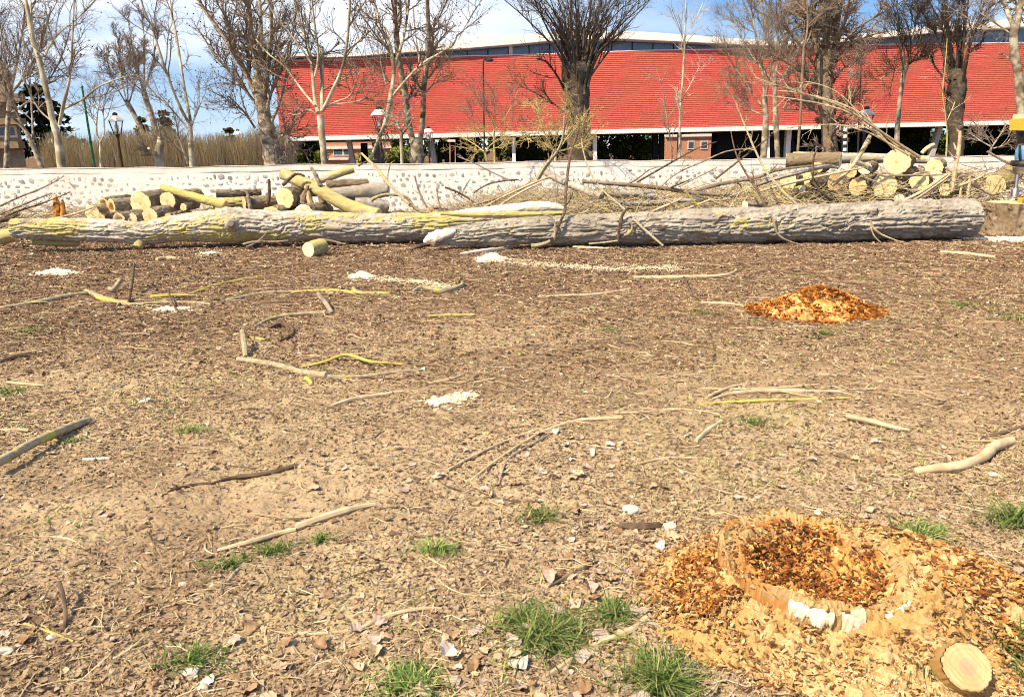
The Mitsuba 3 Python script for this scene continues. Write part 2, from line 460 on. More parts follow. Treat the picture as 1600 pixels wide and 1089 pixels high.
MAT = np.array([[.46, .36, .235], [.41, .31, .20], [.50, .40, .275], [.34, .25, .16], [.27, .19, .12], [.44, .355, .22], [.40, .32, .245], [.19, .13, .085], [.13, .085, .055], [.10, .065, .042]]) * .88
litter('matted_flakes', FLAKE_T, 240000, 1.65, 7.5, 1.0, 0.006, 0.026, 1.0, 0.5, 0.95, 0.12, 'matted crumbs of rotted leaf covering the near soil', (0.4, 0.9), MAT)
litter('matted_shreds', FLAKE_T, 120000, 5.5, 14.5, 0.6, 0.016, 0.05, 1.0, 0.4, 1.0, 0.12, 'matted shreds of bark covering the far soil', (0.25, 0.6), np.vstack([PALF, PALF * .7]))
litter('dry_grass', BLADE_T, 42000, 1.65, 10, 0.9, 0.03, 0.11, 1.0, 0.14, 0.95, 0.08, 'dry flattened grass blades lying in the litter', (1, 1),
       np.array([[.52, .42, .27], [.44, .35, .21], [.38, .31, .17], [.58, .50, .33], [.30, .22, .13]]))
litter('twig_litter', STRAW_T, 15000, 4.5, 14, 0.5, 0.05, 0.24, 1.0, 0.10, 0.9, 0.05, 'pale broken twigs and straw strewn over the far soil',
       col=np.array([[.46, .34, .22], [.34, .23, .15], [.56, .45, .32], [.20, .13, .09], [.38, .26, .17], [.13, .085, .06]]))

# the leaves that show largest, one by one
LEAF_BIG = [mikit.ply(curl_leaf(rng, 9, rng.uniform(0.2, 1.5), 1, 0.22), None, smooth=False) for _ in range(10)]
LB = ['leaf_tan', 'leaf_pink', 'leaf_brown', 'leaf_pale', 'leaf_tan', 'leaf_pink']
made = 0
for y0, y1, n, s0, s1 in ((1.85, 2.7, 130, 0.05, 0.105), (2.7, 4.2, 150, 0.06, 0.12)):
    x, y = rng.uniform(-1, 1, n * 12) * (rng.uniform(1.3, 3.0, n * 12)), rng.uniform(y0, y1, n * 12)
    w = (meshkit.fbm(np.stack([x, y, 0 * x], -1) * 1.1, 3, 5) - 0.42) * 2 + np.clip(x * 0.28, -0.1, 0.5)
    m = (np.abs(x) < 0.72 * y + 0.1) & (rng.random(len(x)) < w) & (np.hypot(x - STUMP[0], y - STUMP[1]) > 0.6)
    for X, Y in list(zip(x[m], y[m]))[:n]:
        if made >= 280:
            break
        s = rng.uniform(s0, s1) * (0.82 if Y < 2.8 else 0.62)
        L = {**LEAF_BIG[rng.integers(10)]}
        L['bsdf'] = {'type': 'ref', 'id': LB[rng.integers(6)]}
        L['to_world'] = (T().translate([X, Y, float(h(X, Y)) + 0.22 * s]).rotate([0, 0, 1], rng.uniform(0, 360)).rotate([1, 0, 0], rng.normal(0, 16)).rotate([0, 1, 0], rng.normal(0, 14)).scale([s, s * rng.uniform(0.75, 1.15), s]))
        k = num('dead_leaf')
        scene[k] = L
        tag(k, 'dry curled brown leaf lying whole on the trampled soil', 'leaf', 'dead leaves scattered over the soil')
        made += 1


# ------------------------------------------------------------------ grass
def blades(x, y, n, spread, height, lean=0.5, w=0.0021):
    """n curved grass blades about (x, y)"""
    a, r = rng.uniform(0, 6.28, n), spread * np.abs(rng.normal(0, 0.5, n))
    bx, by = x + r * np.cos(a) * 1.3, y + r * np.sin(a)
    L = height * rng.uniform(0.5, 1.25, n)
    d = rng.uniform(0, 6.28, n)
    ln = lean * rng.uniform(0.3, 1.6, n)
    t = np.linspace(0, 1, 4)
    out = ln[:, None] * t ** 1.6 * L[:, None]
    zz = L[:, None] * (t - 0.35 * np.minimum(ln, 1.6)[:, None] * t ** 2)
    P = np.stack([bx[:, None] + out * np.cos(d)[:, None], by[:, None] + out * np.sin(d)[:, None], h(bx, by)[:, None] + zz - 0.004], -1)
    side = np.stack([-np.sin(d), np.cos(d), 0 * d], -1)[:, None] * (w * np.array([1, 0.9, 0.6, 0.06]))[None, :, None] * (1 + 0.12 * y)
    v = np.stack([P - side, P + side], 2).reshape(-1, 3)
    f = (grid_faces(4, 2)[None] + (np.arange(n) * 8)[:, None, None]).reshape(-1, 3)
    return v, f


GREEN = np.array([[.11, .20, .045], [.16, .26, .06], [.26, .32, .11], [.08, .15, .035], [.40, .38, .17]])
TUFTS = [(848, 812, 140, .055, .07, 'small green grass tuft in the middle of the bare soil'), (683, 862, 130, .06, .07, 'bright green grass tuft left of the middle, on leaf litter'),
         (430, 862, 150, .06, .05, 'low dark green grass tuft beside the pale split stick'), (358, 884, 110, .05, .05, 'dark green grass tuft at the lower end of a dark twig'),
         (860, 1000, 420, .11, .10, 'broad green grass patch left of the bent forked stick'), (1035, 1068, 300, .07, .11, 'tall green grass tuft at the bottom edge below the bent stick'),
         (640, 1075, 260, .08, .07, 'yellowish green grass patch at the bottom edge'), (960, 962, 150, .07, .07, 'thin grass tuft behind the bent forked stick'),
         (1440, 838, 190, .07, .08, 'light green grass tuft behind the rotten stump'), (1590, 815, 260, .10, .11, 'long bladed grass tuft at the right edge behind the stump'),
         (1430, 1030, 330, .06, .13, 'dark grass tuft left of the sawn log end'), (1572, 1015, 480, .09, .15, 'long curved grass around the right of the sawn log end'),
         (1180, 662, 150, .09, .05, 'grass tuft on the soil beyond the rotten stump'), (300, 672, 130, .10, .045, 'faint olive grass patch on bare soil at the left'),
         (115, 692, 90, .06, .045, 'grass tuft beside the lichen covered pole'), (15, 612, 150, .12, .05, 'green grass patch at the left edge'),
         (40, 518, 160, .16, .05, 'green grass patch at the far left behind the leaf litter'), (1260, 492, 100, .10, .05, 'grass tuft at the foot of the rust coloured mound'),
         (1100, 490, 120, .14, .05, 'grass tuft left of the rust coloured mound'), (1510, 478, 260, .25, .06, 'spreading grass patch right of the rust coloured mound'),
         (1590, 500, 180, .2, .06, 'grass patch at the right edge beyond the curved stick'), (950, 517, 120, .14, .045, 'faint grass patch in the middle distance'),
         (300, 1035, 170, .09, .05, 'short grass beside pale stones at lower left'), (1285, 525, 90, .10, .05, 'dark grass in front of the rust coloured mound'),
         (815, 972, 130, .05, .07, 'grass sprigs at the left end of the broad patch'), (500, 845, 80, .05, .045, 'sparse grass sprigs right of the low dark tuft')]
for px, py, n, sp, hh, lab in TUFTS:
    q = gp(px, py)
    n = int(n * 1.15)
    m = blades(q[0], q[1], n, sp * 1.25, hh * 0.95, 1.2)
    c = GREEN[rng.integers(5, size=n)] * rng.uniform(0.55, 1.1, (n, 1)) * (1.15 if 'yellow' in lab or 'bright' in lab or 'light' in lab or 'olive' in lab else 0.85)
    k = S('grass_tuft', m, 'piece_colours', False, color=np.repeat(c, 8, 0))
    tag(k, lab, 'grass tuft', 'grass tufts on the soil')
ms, cs = [], []
x, y = sample_xy(4200, 1.8, 12, 1.1)
w = meshkit.fbm(np.stack([x, y, 0 * x], -1) * 0.8 + 40, 3, 9)
for X, Y in zip(x[w > 0.535][:1250], y[w > 0.535][:1250]):
    if math.hypot(X - STUMP[0], Y - STUMP[1]) < 0.7:
        continue
    n = int(rng.integers(6, 16))
    ms.append(blades(X, Y, n, 0.06, 0.035, 1.1, 0.0026))
    cs.append(np.array([[.42, .37, .17], [.30, .31, .10], [.48, .41, .23], [.20, .25, .07], [.50, .44, .27]])[rng.integers(5, size=n)])
S('grass', cat_meshes(ms), 'piece_colours', False, color=np.repeat(np.vstack(cs), 8, 0))
tag('grass', 'sparse olive grass blades growing through the litter', None, None, 'stuff')


# ------------------------------------------------------------------ stumps, chips, sawdust
def heap_colours(x, y, n):
    pass


def polar_patch(cx, cy, rmax, prof, nr=90, nt=220, squash=1.0, yaw=0.0, wob=0.12, seed=0, rough=0.02):
    """a mound: prof(r in 0..1, angle) gives the height; its edge runs into the soil"""
    r = np.linspace(0, 1, nr)
    t = np.arange(nt) * 2 * np.pi / nt
    R, A = np.meshgrid(r, t, indexing='ij')
    e = 1 + wob * 2 * (meshkit.fbm(np.stack([np.cos(A) * 1.7, np.sin(A) * 1.7, 0 * A + seed], -1), 3, seed) - 0.5)
    X, Y = R * rmax * e * np.cos(A), R * rmax * e * np.sin(A) * squash
    X, Y = cx + X * math.cos(yaw) - Y * math.sin(yaw), cy + X * math.sin(yaw) + Y * math.cos(yaw)
    Z = prof(R, A)
    p = np.stack([X, Y, Z], -1)
    Z = Z + rough * np.clip((1 - R) * 5, 0, 1) * ((meshkit.fbm(p * 9, 3, seed + 1) - 0.5) * 1.6 + (meshkit.fbm(p * 38, 3, seed + 2) - 0.5) * 1.1)
    Z = Z + h(X, Y) * np.clip(R * 1.5, 0, 1) - 0.012 * (R > 0.985)
    return np.stack([X, Y, Z], -1).reshape(-1, 3), grid_faces(nr, nt, True), R, A


def rot_colour(p, n, uv):
    """rotten wood: orange and rust with dark crumbs and pale fibres"""
    a = fbm(p.x * 9, p.y * 9, p.z * 9)
    b = fbm(p.x * 55, p.y * 55, p.z * 55)
    c = mix((0.62, 0.37, 0.125), (0.36, 0.15, 0.045), smoothstep(0.38, 0.62, a * 0.75 + b * 0.25))
    c = mix(c, (0.17, 0.065, 0.025), smoothstep(0.58, 0.72, b * 0.6 + 0.4 * a) * 0.8)
    return mix(c, (0.74, 0.56, 0.28), smoothstep(0.56, 0.7, fbm(p.x * 30 + 7, p.y * 30, p.z * 30)) * 0.8)


def chip_heap_colour(p, n, uv):
    """sawn tan chips, paler and dustier in places"""
    a = fbm(p.x * 5, p.y * 5, 2.0)
    b = fbm(p.x * 60, p.y * 60, p.z * 60)
    c = mix((0.42, 0.275, 0.11), (0.52, 0.385, 0.20), smoothstep(0.4, 0.65, a))
    c = mix(c, (0.34, 0.19, 0.07), smoothstep(0.55, 0.68, b) * 0.8)
    return mix(c, (0.50, 0.24, 0.07), smoothstep(0.54, 0.66, fbm(p.x * 4 + 9, p.y * 4, 4.0)) * 0.7)


def rim_colour(p, n, uv):
    ang, rad = dr.atan2(p.y - SY, p.x - SX), dr.sqrt(dr.square(p.x - SX) + dr.square(p.y - SY))
    a = 0.55 * fbm(p.x * 7, p.y * 7, p.z * 8) + 0.45 * noise(ang * 70, rad * 9, p.z * 6)
    c = mix((0.47, 0.33, 0.155), (0.34, 0.22, 0.105), smoothstep(0.4, 0.66, a))
    c = mix(c, (0.40, 0.18, 0.05), smoothstep(0.5, 0.62, fbm(p.x * 6 + 3, p.y * 6, p.z * 14)) * 0.75)
    return c * (0.66 + 0.3 * noise(p.x * 90, p.y * 90, p.z * 30) + 0.3 * noise(ang * 160, rad * 14, 1.0))


scene['rotten_wood'] = matte(rot_colour)
scene['chip_heap'] = matte(chip_heap_colour)
scene['wood_fresh'] = matte(mottled((0.80, 0.69, 0.47), (0.88, 0.81, 0.64), 40.0, (0.66, 0.50, 0.28)))
scene['rim_wood'] = matte(rim_colour)

SX, SY = STUMP
SR = 0.325                                   # outer radius of the near stump
sk = thing('rotten_stump', 'wide hollow stump with rotten orange core and pale sawn rim', 'stump')
q = np.linspace(0, 1, 46)


def ring_wob(A, s):
    return meshkit.fbm(np.stack([np.cos(A) * 1.6, np.sin(A) * 1.6, 0 * A + s], -1), 3, 31) - 0.5


# the standing rim: inside wall, top, and outer face, as one lathe with a broken edge
nt = 560
A = np.arange(nt) * 2 * np.pi / nt
top = 0.180 + 0.05 * ring_wob(A, 3) + 0.022 * np.sin(A)
top = top - 0.05 * np.clip(ring_wob(A * 1.0, 8) * 3, 0, 1)
out = SR * (1 + 0.16 * ring_wob(A, 1))
inn = SR * (0.66 + 0.34 * ring_wob(A, 5) + 0.05 * ring_wob(A * 1.0, 12))
rows = []
for fr, fz in ((1.02, -0.15), (1.01, 0.3), (1.0, 0.75), (0.998, 0.96), (0.985, 1.0)):
    rows.append((out * fr, np.where(fz > 0, top * fz, fz)))
for u in np.linspace(0.1, 1, 9):
    rows.append((out * 0.985 * (1 - u) + inn * u, top + 0.014 * np.sin(u * 9 + A * 3) * (u < 0.95) - 0.045 * u ** 1.6))
for u in np.linspace(0.15, 1, 6):
    rows.append((inn * (1 - 0.34 * u), top - 0.045 - u * 0.13))
v = np.stack([np.stack([SX + r * np.cos(A), SY + r * np.sin(A) * 0.98, z + 0 * A], 1) for r, z in rows], 0)
pp = v.reshape(-1, 3)
v = v + ((meshkit.fbm(v * 16, 3, 51) - 0.5) * 0.046 + (meshkit.fbm(v * 60, 3, 52) - 0.5) * 0.018)[..., None] * [0.6, 0.6, 1]
v[..., 2] += (0.009 * (meshkit.noise(np.stack([np.broadcast_to(A, v.shape[:2]) * 38, np.hypot(v[..., 0] - SX, v[..., 1] - SY) * 12, 0 * v[..., 2]], -1), 6) - .5))
S('rim', (v.reshape(-1, 3), grid_faces(len(rows), nt, True)), 'rim_wood', False, sk)
# the crumbling core inside
v, f, R_, A_ = polar_patch(SX, SY, SR * 0.80, lambda R, A: 0.03 + 0.13 * R ** 1.6 + 0.035 * np.sin(A) * R, 110, 240, 0.98, 0, 0.1, 61, 0.085)
S('rotten_core', (v, f), 'rotten_wood', False, sk)


def splinter(rng):
    """an angular fibre 1 long"""
    v, f = chip(rng)
    return v * [1.2, 0.38, 1.3], f


CRUMB_T = CHIP_T + [splinter(rng) for _ in range(4)] + [(v * [1, .9, 2.2], f) for v, f in CHIP_T[:3]]


def pieces(key, parent, n, place, tmpl, smin, smax, cols, bsdf='piece_colours', tilt=0.6, squash=(0.5, 1.0), label=None, thick=1.0):
    P = place(n)
    n = len(P)
    s = smin + (smax - smin) * rng.random(n) ** 2
    R = rotations(rng.uniform(0, 6.28, n), rng.normal(0, tilt, n), rng.uniform(0, 6.28, n))
    c = cols[rng.integers(len(cols), size=n)] * rng.uniform(0.75, 1.2, (n, 1))
    mesh, vc = scatter(tmpl, P, R, np.stack([s, s * rng.uniform(*squash, n), s * thick], 1), c, rng)
    k = S(key, mesh, bsdf, False, parent, color=vc)
    tag(k, label, None, None, 'stuff')
    return k


ROT = np.array([[.55, .30, .09], [.38, .155, .042], [.22, .085, .03], [.62, .42, .17], [.46, .22, .06], [.10, .042, .02], [.28, .11, .034], [.17, .065, .025]])
TAN = np.array([[.48, .32, .14], [.42, .26, .10], [.58, .43, .225], [.35, .195, .075], [.25, .125, .05], [.47, .30, .125], [.15, .075, .035], [.40, .28, .16]])


def in_core(n):
    a, r = rng.uniform(0, 6.28, n), SR * 0.74 * np.sqrt(rng.random(n))
    return np.stack([SX + r * np.cos(a), SY + r * np.sin(a), 0.042 + 0.13 * (r / SR / 0.8) ** 1.6 + 0.035 * np.sin(a) * (r / SR / .8) + rng.normal(0, 0.012, n)], 1)


pieces('core_crumbs', sk, 3600, in_core, CRUMB_T, 0.005, 0.034, ROT, label='crumbs of rotten orange wood')
def on_rim(n):
    a = rng.uniform(0, 6.28, n * 2)
    a = a[~((a > 3.5) & (a < 5.6) & (rng.random(n * 2) < 0.6))][:n]
    u = rng.random(len(a))
    ro, ri, tp = (np.interp(a, A, q_, period=2 * np.pi) for q_ in (out, inn, top))
    r = ro * 1.03 * (1 - u) + ri * u
    return np.stack([SX + r * np.cos(a), SY + r * np.sin(a) * .98, tp - 0.045 * u ** 1.6 + rng.normal(0, .01, len(a))], 1)


pieces('rim_crumbs', sk, 1900, on_rim, CRUMB_T, 0.005, 0.026, TAN, label='chips and crumbs lying on the rim')
# bright fresh-sawn slivers on the front of the rim
for a0, a1, z0 in ((-2.16, -1.74, 0.036), (-1.66, -1.42, 0.06), (-1.30, -0.66, 0.045)):
    a = np.linspace(a0, a1, 44)
    rag = meshkit.noise(np.stack([a * 26, 0 * a, 0 * a], 1), 9) + 0.6 * meshkit.noise(np.stack([a * 75, 0 * a, 0 * a], 1), 4)
    ri = np.interp(a % (2 * np.pi), A, out)
    tp = np.interp(a % (2 * np.pi), A, top)
    rowz = []
    for fr, dz in ((1.004, -1.0), (1.020, -0.8), (1.026, -0.55), (1.026, -0.3), (1.022, -0.1), (1.012, 0.03), (0.985, 0.10)):
        wz = z0 * (0.55 + 0.75 * rag) if dz < 0 else z0 * (0.3 + 1.2 * rag)
        rowz.append(np.stack([SX + ri * fr * np.cos(a), SY + ri * fr * np.sin(a), tp - 0.004 + dz * wz], 1))
    v = np.stack(rowz, 0)
    v = v + ((meshkit.fbm(v * [60, 60, 18], 3, 5) - 0.5) * 0.020)[..., None]
    k = S('fresh_edge', (v.reshape(-1, 3), grid_faces(7, 44)), 'wood_fresh', False, sk)
    tag(k, 'pale freshly sawn sliver on the front edge of the rim')

# the heap of chips round the stump: lies against it, thick in front and to the right
def heap_prof(R, A):
    side = 0.84 + 0.16 * np.clip(np.cos(A + 0.3), -1, 1)
    return np.clip(0.245 * side * np.clip((1 - R) / 0.62, 0, 1) ** 1.15, 0, 0.182)


def dip(x, y):
    """the heap lies lower before the fresh front edge"""
    d, a = np.hypot(x - SX, y - SY), np.arctan2(y - SY, x - SX)
    return 0.06 * np.exp(-((d - SR) / 0.07) ** 2) * np.clip(2.2 - np.abs(a + 1.02) * 1.6, 0, 1)


v, f, R_, A_ = polar_patch(SX + 0.10, SY - 0.03, 0.72, heap_prof, 130, 420, 0.76, 0.0, 0.2, 71, 0.075)
hp = thing('wood_chip_heap', 'tan heap of wood chips and crumbs banked around the hollow stump', 'wood chips')
v[:, 2] -= dip(v[:, 0], v[:, 1])
# leave the stump itself free
d = np.hypot(v[:, 0] - SX, v[:, 1] - SY)
f = f[(d[f] > SR * 0.93).all(1)]
S('chip_bed', (v, f), 'chip_heap', False, hp)


def on_heap(n, lo=0.0, hi=1.02, arc=None):
    a = rng.uniform(0, 6.28, n * 2) if arc is None else rng.uniform(*arc, n * 2)
    r = np.sqrt(rng.random(n * 2)) * (hi - lo) + lo
    x, y = SX + 0.10 + 0.72 * r * np.cos(a), SY - 0.03 + 0.72 * 0.76 * r * np.sin(a)
    m = np.hypot(x - SX, y - SY) > SR * 1.0
    z = heap_prof(r, a) + h(x, y) * np.clip(r * 1.5, 0, 1) + 0.006 + rng.normal(0, 0.008, len(a)) - dip(x, y)
    return np.stack([x, y, z], 1)[m][:n]


k = pieces('chips', hp, 15000, on_heap, CRUMB_T, 0.004, 0.030, TAN, label='loose tan wood chips')
def strewn(n):
    a, r = rng.uniform(0, 6.28, n), 0.95 + 0.45 * rng.random(n) ** 2
    x, y = SX + 0.10 + 0.72 * r * np.cos(a), SY - 0.03 + 0.72 * 0.76 * r * np.sin(a)
    return np.stack([x, y, h(x, y) + 0.008], 1)


k = pieces('strewn_chips', hp, 2600, strewn, CRUMB_T, 0.005, 0.028, TAN, label='chips strewn beyond the edge of the heap')
k = pieces('rotten_flakes', hp, 4800, lambda n: on_heap(n, 0.3, 1.0, (-0.85, 0.75)), CHIP_T, 0.010, 0.050, np.vstack([ROT, TAN[:4]]), tilt=0.45, label='rusty flakes of rotten wood right of the stump', squash=(0.35, 0.8))
k = pieces('rotten_crumbs', hp, 2200, lambda n: on_heap(n, 0.38, 0.85, (2.5, 3.5)), CRUMB_T, 0.008, 0.04, ROT, label='dark orange crumbs left of the stump')
k = pieces('saw_dust', hp, 4200, lambda n: on_heap(n, 0.75, 1.15, (-1.9, -1.0)), CHIP_T, 0.004, 0.013, np.array([[.78, .64, .38], [.84, .74, .5], [.66, .5, .26]]), label='pale dust at the front foot of the heap')
for px, py, s in ((1208, 968, .055), (1234, 1008, .06), (1480, 985, .06), (1150, 985, .04)):
    q = gp(px, py, 0.04)
    c_ = chip(rng)
    k = S('pale_chip', (c_[0] * s + q, c_[1]), 'wood_pale', False, hp)

# the far rust coloured mound
fm = thing('rotten_wood_mound', 'low mound of rust orange rotten wood in the middle distance', 'mound')
MQ = on(1283, 492, 0.0)


def mound_prof(R, A):
    return 0.205 * (np.exp(-(R * 1.9) ** 2) * 0.8 + 0.35 * np.clip(1 - R, 0, 1) + 0.12 * np.exp(-((R * np.cos(A) - 0.45) * 3.4) ** 2 - (R * np.sin(A) * 3) ** 2)) * np.clip((1 - R) * 3, 0, 1)


v, f, R_, A_ = polar_patch(MQ[0], MQ[1] + 0.15, 0.66, mound_prof, 70, 180, 0.8, 0, 0.28, 81, 0.09)
S('mound_bed', (v, f), 'rotten_wood', False, fm)


def on_mound(n):
    a, r = rng.uniform(0, 6.28, n), rng.random(n) ** 0.6 * 1.05
    x, y = MQ[0] + 0.66 * r * np.cos(a), MQ[1] + 0.15 + 0.66 * 0.8 * r * np.sin(a)
    return np.stack([x, y, mound_prof(r, a) + h(x, y) * np.clip(r * 1.5, 0, 1) + 0.012], 1)


pieces('rotten_crumbs', fm, 4600, on_mound, CRUMB_T, 0.012, 0.065, ROT * [.8, .62, .45], label='crumbs of rust orange wood')

# sawdust heaps on the soil
def sawdust(px, py, wide, deep, high, lab, trail=None):
    q = on(px, py, 0)
    v, f, R_, A_ = polar_patch(q[0], q[1] + deep * 0.3, wide, lambda R, A: high * (np.exp(-(R * 2.2) ** 2) * 0.9 + 0.12 * (1 - R)) + 0.004 * (1 - R), 34, 80, deep / wide, 0, 0.5, int(px), 0.03)
    k = S('sawdust_pile', (v, f), 'sawdust', True)
    tag(k, lab, 'sawdust', 'sawdust piles left by the felling')
    ms = []
    pts = [(px, py)] + (trail or [])
    P = []
    for (ax, ay), (bx, by) in zip(pts[:-1], pts[1:]):
        n = int(abs(bx - ax) * 9)
        t = rng.random(n)
        P.append(np.stack([ax + (bx - ax) * t + rng.normal(0, 8, n), ay + (by - ay) * t + rng.normal(0, 2.2, n)], 1))
    n = int(wide * 700)
    P.append(np.stack([px + rng.normal(0, wide / pxm(q[1]) * 0.75, n), py + rng.normal(0, 5, n)], 1))
    P = np.vstack(P)
    W = np.array([on(a, b, 0) for a, b in P])
    W[:, 2] = h(W[:, 0], W[:, 1]) + 0.012
    c = np.array([[.84, .75, .53], [.88, .82, .64], [.74, .62, .40]])
    n = len(W)
    s = rng.uniform(0.012, 0.034, n)
    mesh, vc = scatter(CHIP_T, W, rotations(rng.uniform(0, 6.28, n), rng.normal(0, .3, n), rng.uniform(0, 6.28, n)), np.stack([s * 1.3, s, s * .4], 1), c[rng.integers(3, size=n)], rng)
    kk = S('scattered_dust', mesh, 'piece_colours', False, k, color=vc)
    tag(kk, None, None, None, 'stuff')


sawdust(85, 427, .36, .22, .05, 'flat pale sawdust patch at far left before the fallen trunk')
sawdust(325, 397, .3, .16, .03, 'thin sawdust patch by the left part of the trunk')
sawdust(565, 435, .22, .2, .075, 'small heaped white sawdust cone with a trail to its right', [(650, 443), (715, 452)])
sawdust(768, 407, .36, .27, .095, 'largest white sawdust heap in front of the broken trunk end', [(830, 414), (885, 418), (960, 421), (1060, 420)])
sawdust(262, 484, .24, .12, .02, 'pale sawdust smear among the lichen covered sticks')
sawdust(690, 630, .10, .06, .008, 'faint pale sawdust streak on the bare soil', [(735, 617)])


# ------------------------------------------------------------------ logs
def bark_relief(q, s, fr=1.0, seed=0):
    """furrowed bark, 0 (furrow) to 1 (ridge): long interlaced cracks"""
    w = meshkit.fbm(np.concatenate([q * 3.0], -1), 2, seed + 3) - 0.5
    k = np.stack([s * 1.7 * fr + w * 1.6, q[..., 1] * 17 * fr + w * 2.4, q[..., 2] * 17 * fr - w * 2.2], -1)
    a = np.abs(meshkit.noise(k, seed + 1) - 0.5) * 2
    b = np.abs(meshkit.noise(k * [1.9, 1.5, 1.5] + 7, seed + 2) - 0.5) * 2
    return np.clip(np.minimum(a * 3.4, b * 3.2 + 0.12), 0, 1) ** 0.7


def log(parent, P, R, bark, step=0.03, sides=40, amp=0.02, fr=1.0, seed=0, ends=(None, None), lump=0.06, hollow=0, key='bark'):
    """a log with furrowed bark along P (radii R) and sawn faces; ends: material of each face"""
    P, R, s = resample(P, R, step)
    t, a, b = frame_of(P)
    th = np.arange(sides) * 2 * np.pi / sides
    o = np.cos(th)[None, :, None] * a[:, None] + np.sin(th)[None, :, None] * b[:, None]
    loc = np.stack([np.repeat(s[:, None], sides, 1), R[:, None] * np.cos(th), R[:, None] * np.sin(th)], -1)
    rel = bark_relief(loc, loc[..., 0], fr, seed)
    rad = R[:, None] * (1 + lump * 2 * (meshkit.fbm(loc * [1.6, 3, 3] + seed, 3, seed + 9) - 0.5)) + amp * (rel - 1) + amp * 0.3 * (meshkit.noise(loc * 60, seed + 5) - 0.5)
    v = P[:, None] + o * rad[..., None]
    S(key, (v.reshape(-1, 3), grid_faces(len(P), sides, True)[:, ::-1]), bark, 50, parent)
    for e, mat in enumerate(ends):
        if mat is None:
            continue
        i = 0 if e == 0 else -1
        ring, c, out = v[i], P[i], -t[i] if e == 0 else t[i]
        lv, luv = [], []
        for u in (0.985, 0.93, 0.7, 0.45, 0.2):
            if u < hollow:
                break
            pt = c + (ring - c) * u + out * (0.004 + 0.006 * (u < .95) + 0.006 * (meshkit.noise(ring * 9, 4)[:, None] - .5))
            lv.append(pt); luv.append(np.stack([(pt - c) @ a[i], (pt - c) @ b[i]], 1))
        if hollow:
            for u, dd in ((hollow, 0.0), (hollow * 0.92, -0.06), (hollow * 0.75, -0.25), (hollow * .4, -.4)):
                pt = c + (ring - c) * u * (1 + 0.25 * (meshkit.noise(ring * 14, 8)[:, None] - .5)) + out * dd
                lv.append(pt); luv.append(np.stack([(pt - c) @ a[i], (pt - c) @ b[i]], 1))
        lv.append(np.repeat(lv[-1].mean(0)[None], sides, 0)); luv.append(np.zeros((sides, 2)))
        V = np.concatenate(lv)
        fc = grid_faces(len(lv), sides, True)
        S('cut_face', (V, fc if e else fc[:, ::-1]), mat, False, parent, uv=np.concatenate(luv))


def px_path(pts, depths):
    """pixels (x, y, width) at depths -> points, radii"""
    d = np.broadcast_to(np.asarray(depths, float), (len(pts),))
    return np.array([at(x, y, k) for (x, y, w), k in zip(pts, d)]), np.array([w / 2 * pxm(k) for (x, y, w), k in zip(pts, d)])


# the two fallen trunks
lt = thing('fallen_trunk', 'long fallen trunk at the left with yellow lichen and a pale torn top', 'fallen trunk')
P, R = px_path([(20, 357, 30), (80, 358, 35), (180, 361, 37), (225, 364, 37), (270, 358, 42), (330, 353, 50), (362, 352, 56), (400, 353, 50), (480, 354, 49), (560, 356, 47), (660, 354, 45), (760, 348, 38), (870, 340, 28)],
               np.linspace(13.2, 13.95, 13))
log(lt, P, R, 'bark_mossy', 0.018, 100, 0.040, 1.05, 3, ('cut_white', None), 0.05)
P2, R2 = px_path([(676, 337, 3), (740, 331, 11), (800, 327, 16), (835, 324, 18), (862, 323, 13), (884, 328, 4)], 13.75)
v, f = tube_mesh(P2, R2, 14, 0.05, True, 0.35, 0.12, 3)
S('torn_wood', (v, f), 'wood_pale', False, lt)
v, f = tube_mesh(*px_path([(688, 334, 5), (780, 336, 9), (880, 333, 7)], 13.5), 8, 0.06, True, 0.4, 0.1, 5)
S('torn_bark', (v, f), 'bark_yellow', False, lt)
v, f = tube_mesh(np.array([at(362, 352, 13.2), at(360, 349, 12.98)]), [0.12, 0.05], 12, 0.04, True, 0.3, .06, 4)
S('knot', (v, f), 'bark_grey', 40, lt)
v, f = tube_mesh(np.array([at(228, 368, 13.4), at(221, 377, 13.3), at(215, 388, 13.2)]), [0.14, 0.10, 0.08], 14, 0.04, True, 0.3, .1, 6)
S('branch_stub', (v, f), 'bark_yellow', 40, lt)
v, f = tube_mesh(*px_path([(52, 378, 9), (90, 379, 12), (122, 379, 12)], 13.35), 10, 0.05, True, .2, .08, 6)
S('snapped_limb', (v, f), 'bark_yellow', 40, lt)

rt = thing('fallen_trunk', 'thick grey fallen trunk at the right, splintered left end and square sawn right end', 'fallen trunk')
P, R = px_path([(676, 374, 20), (700, 370, 28), (745, 366, 37), (850, 360, 44), (960, 357, 48), (1060, 354, 52), (1200, 350, 56), (1350, 345, 59), (1450, 342, 61), (1519, 341, 61)],
               np.linspace(12.75, 13.15, 10))
log(rt, P, R, 'bark_grey', 0.018, 112, 0.050, 1.0, 17, (None, 'cut_tan'), 0.04)
v, f = tube_mesh(*px_path([(662, 378, 5), (674, 373, 19), (690, 367, 17), (712, 361, 6)], 12.68), 16, 0.025, True, 0.5, 0.07, 8)
S('splintered_end', (v, f), 'wood_pale', False, rt)
for px, py, d_, dz in ((1352, 338, 12.85, 1), (962, 352, 12.8, 1), (1206, 352, 12.8, 1)):
    v, f = tube_mesh(np.array([at(px, py, d_ + .08), at(px + 4, py - 9, d_ - 0.06)]), [0.09, 0.035], 10, 0.03, True, 0.4, 0.05, px)
    S('knot', (v, f), 'bark_brown', 40, rt)

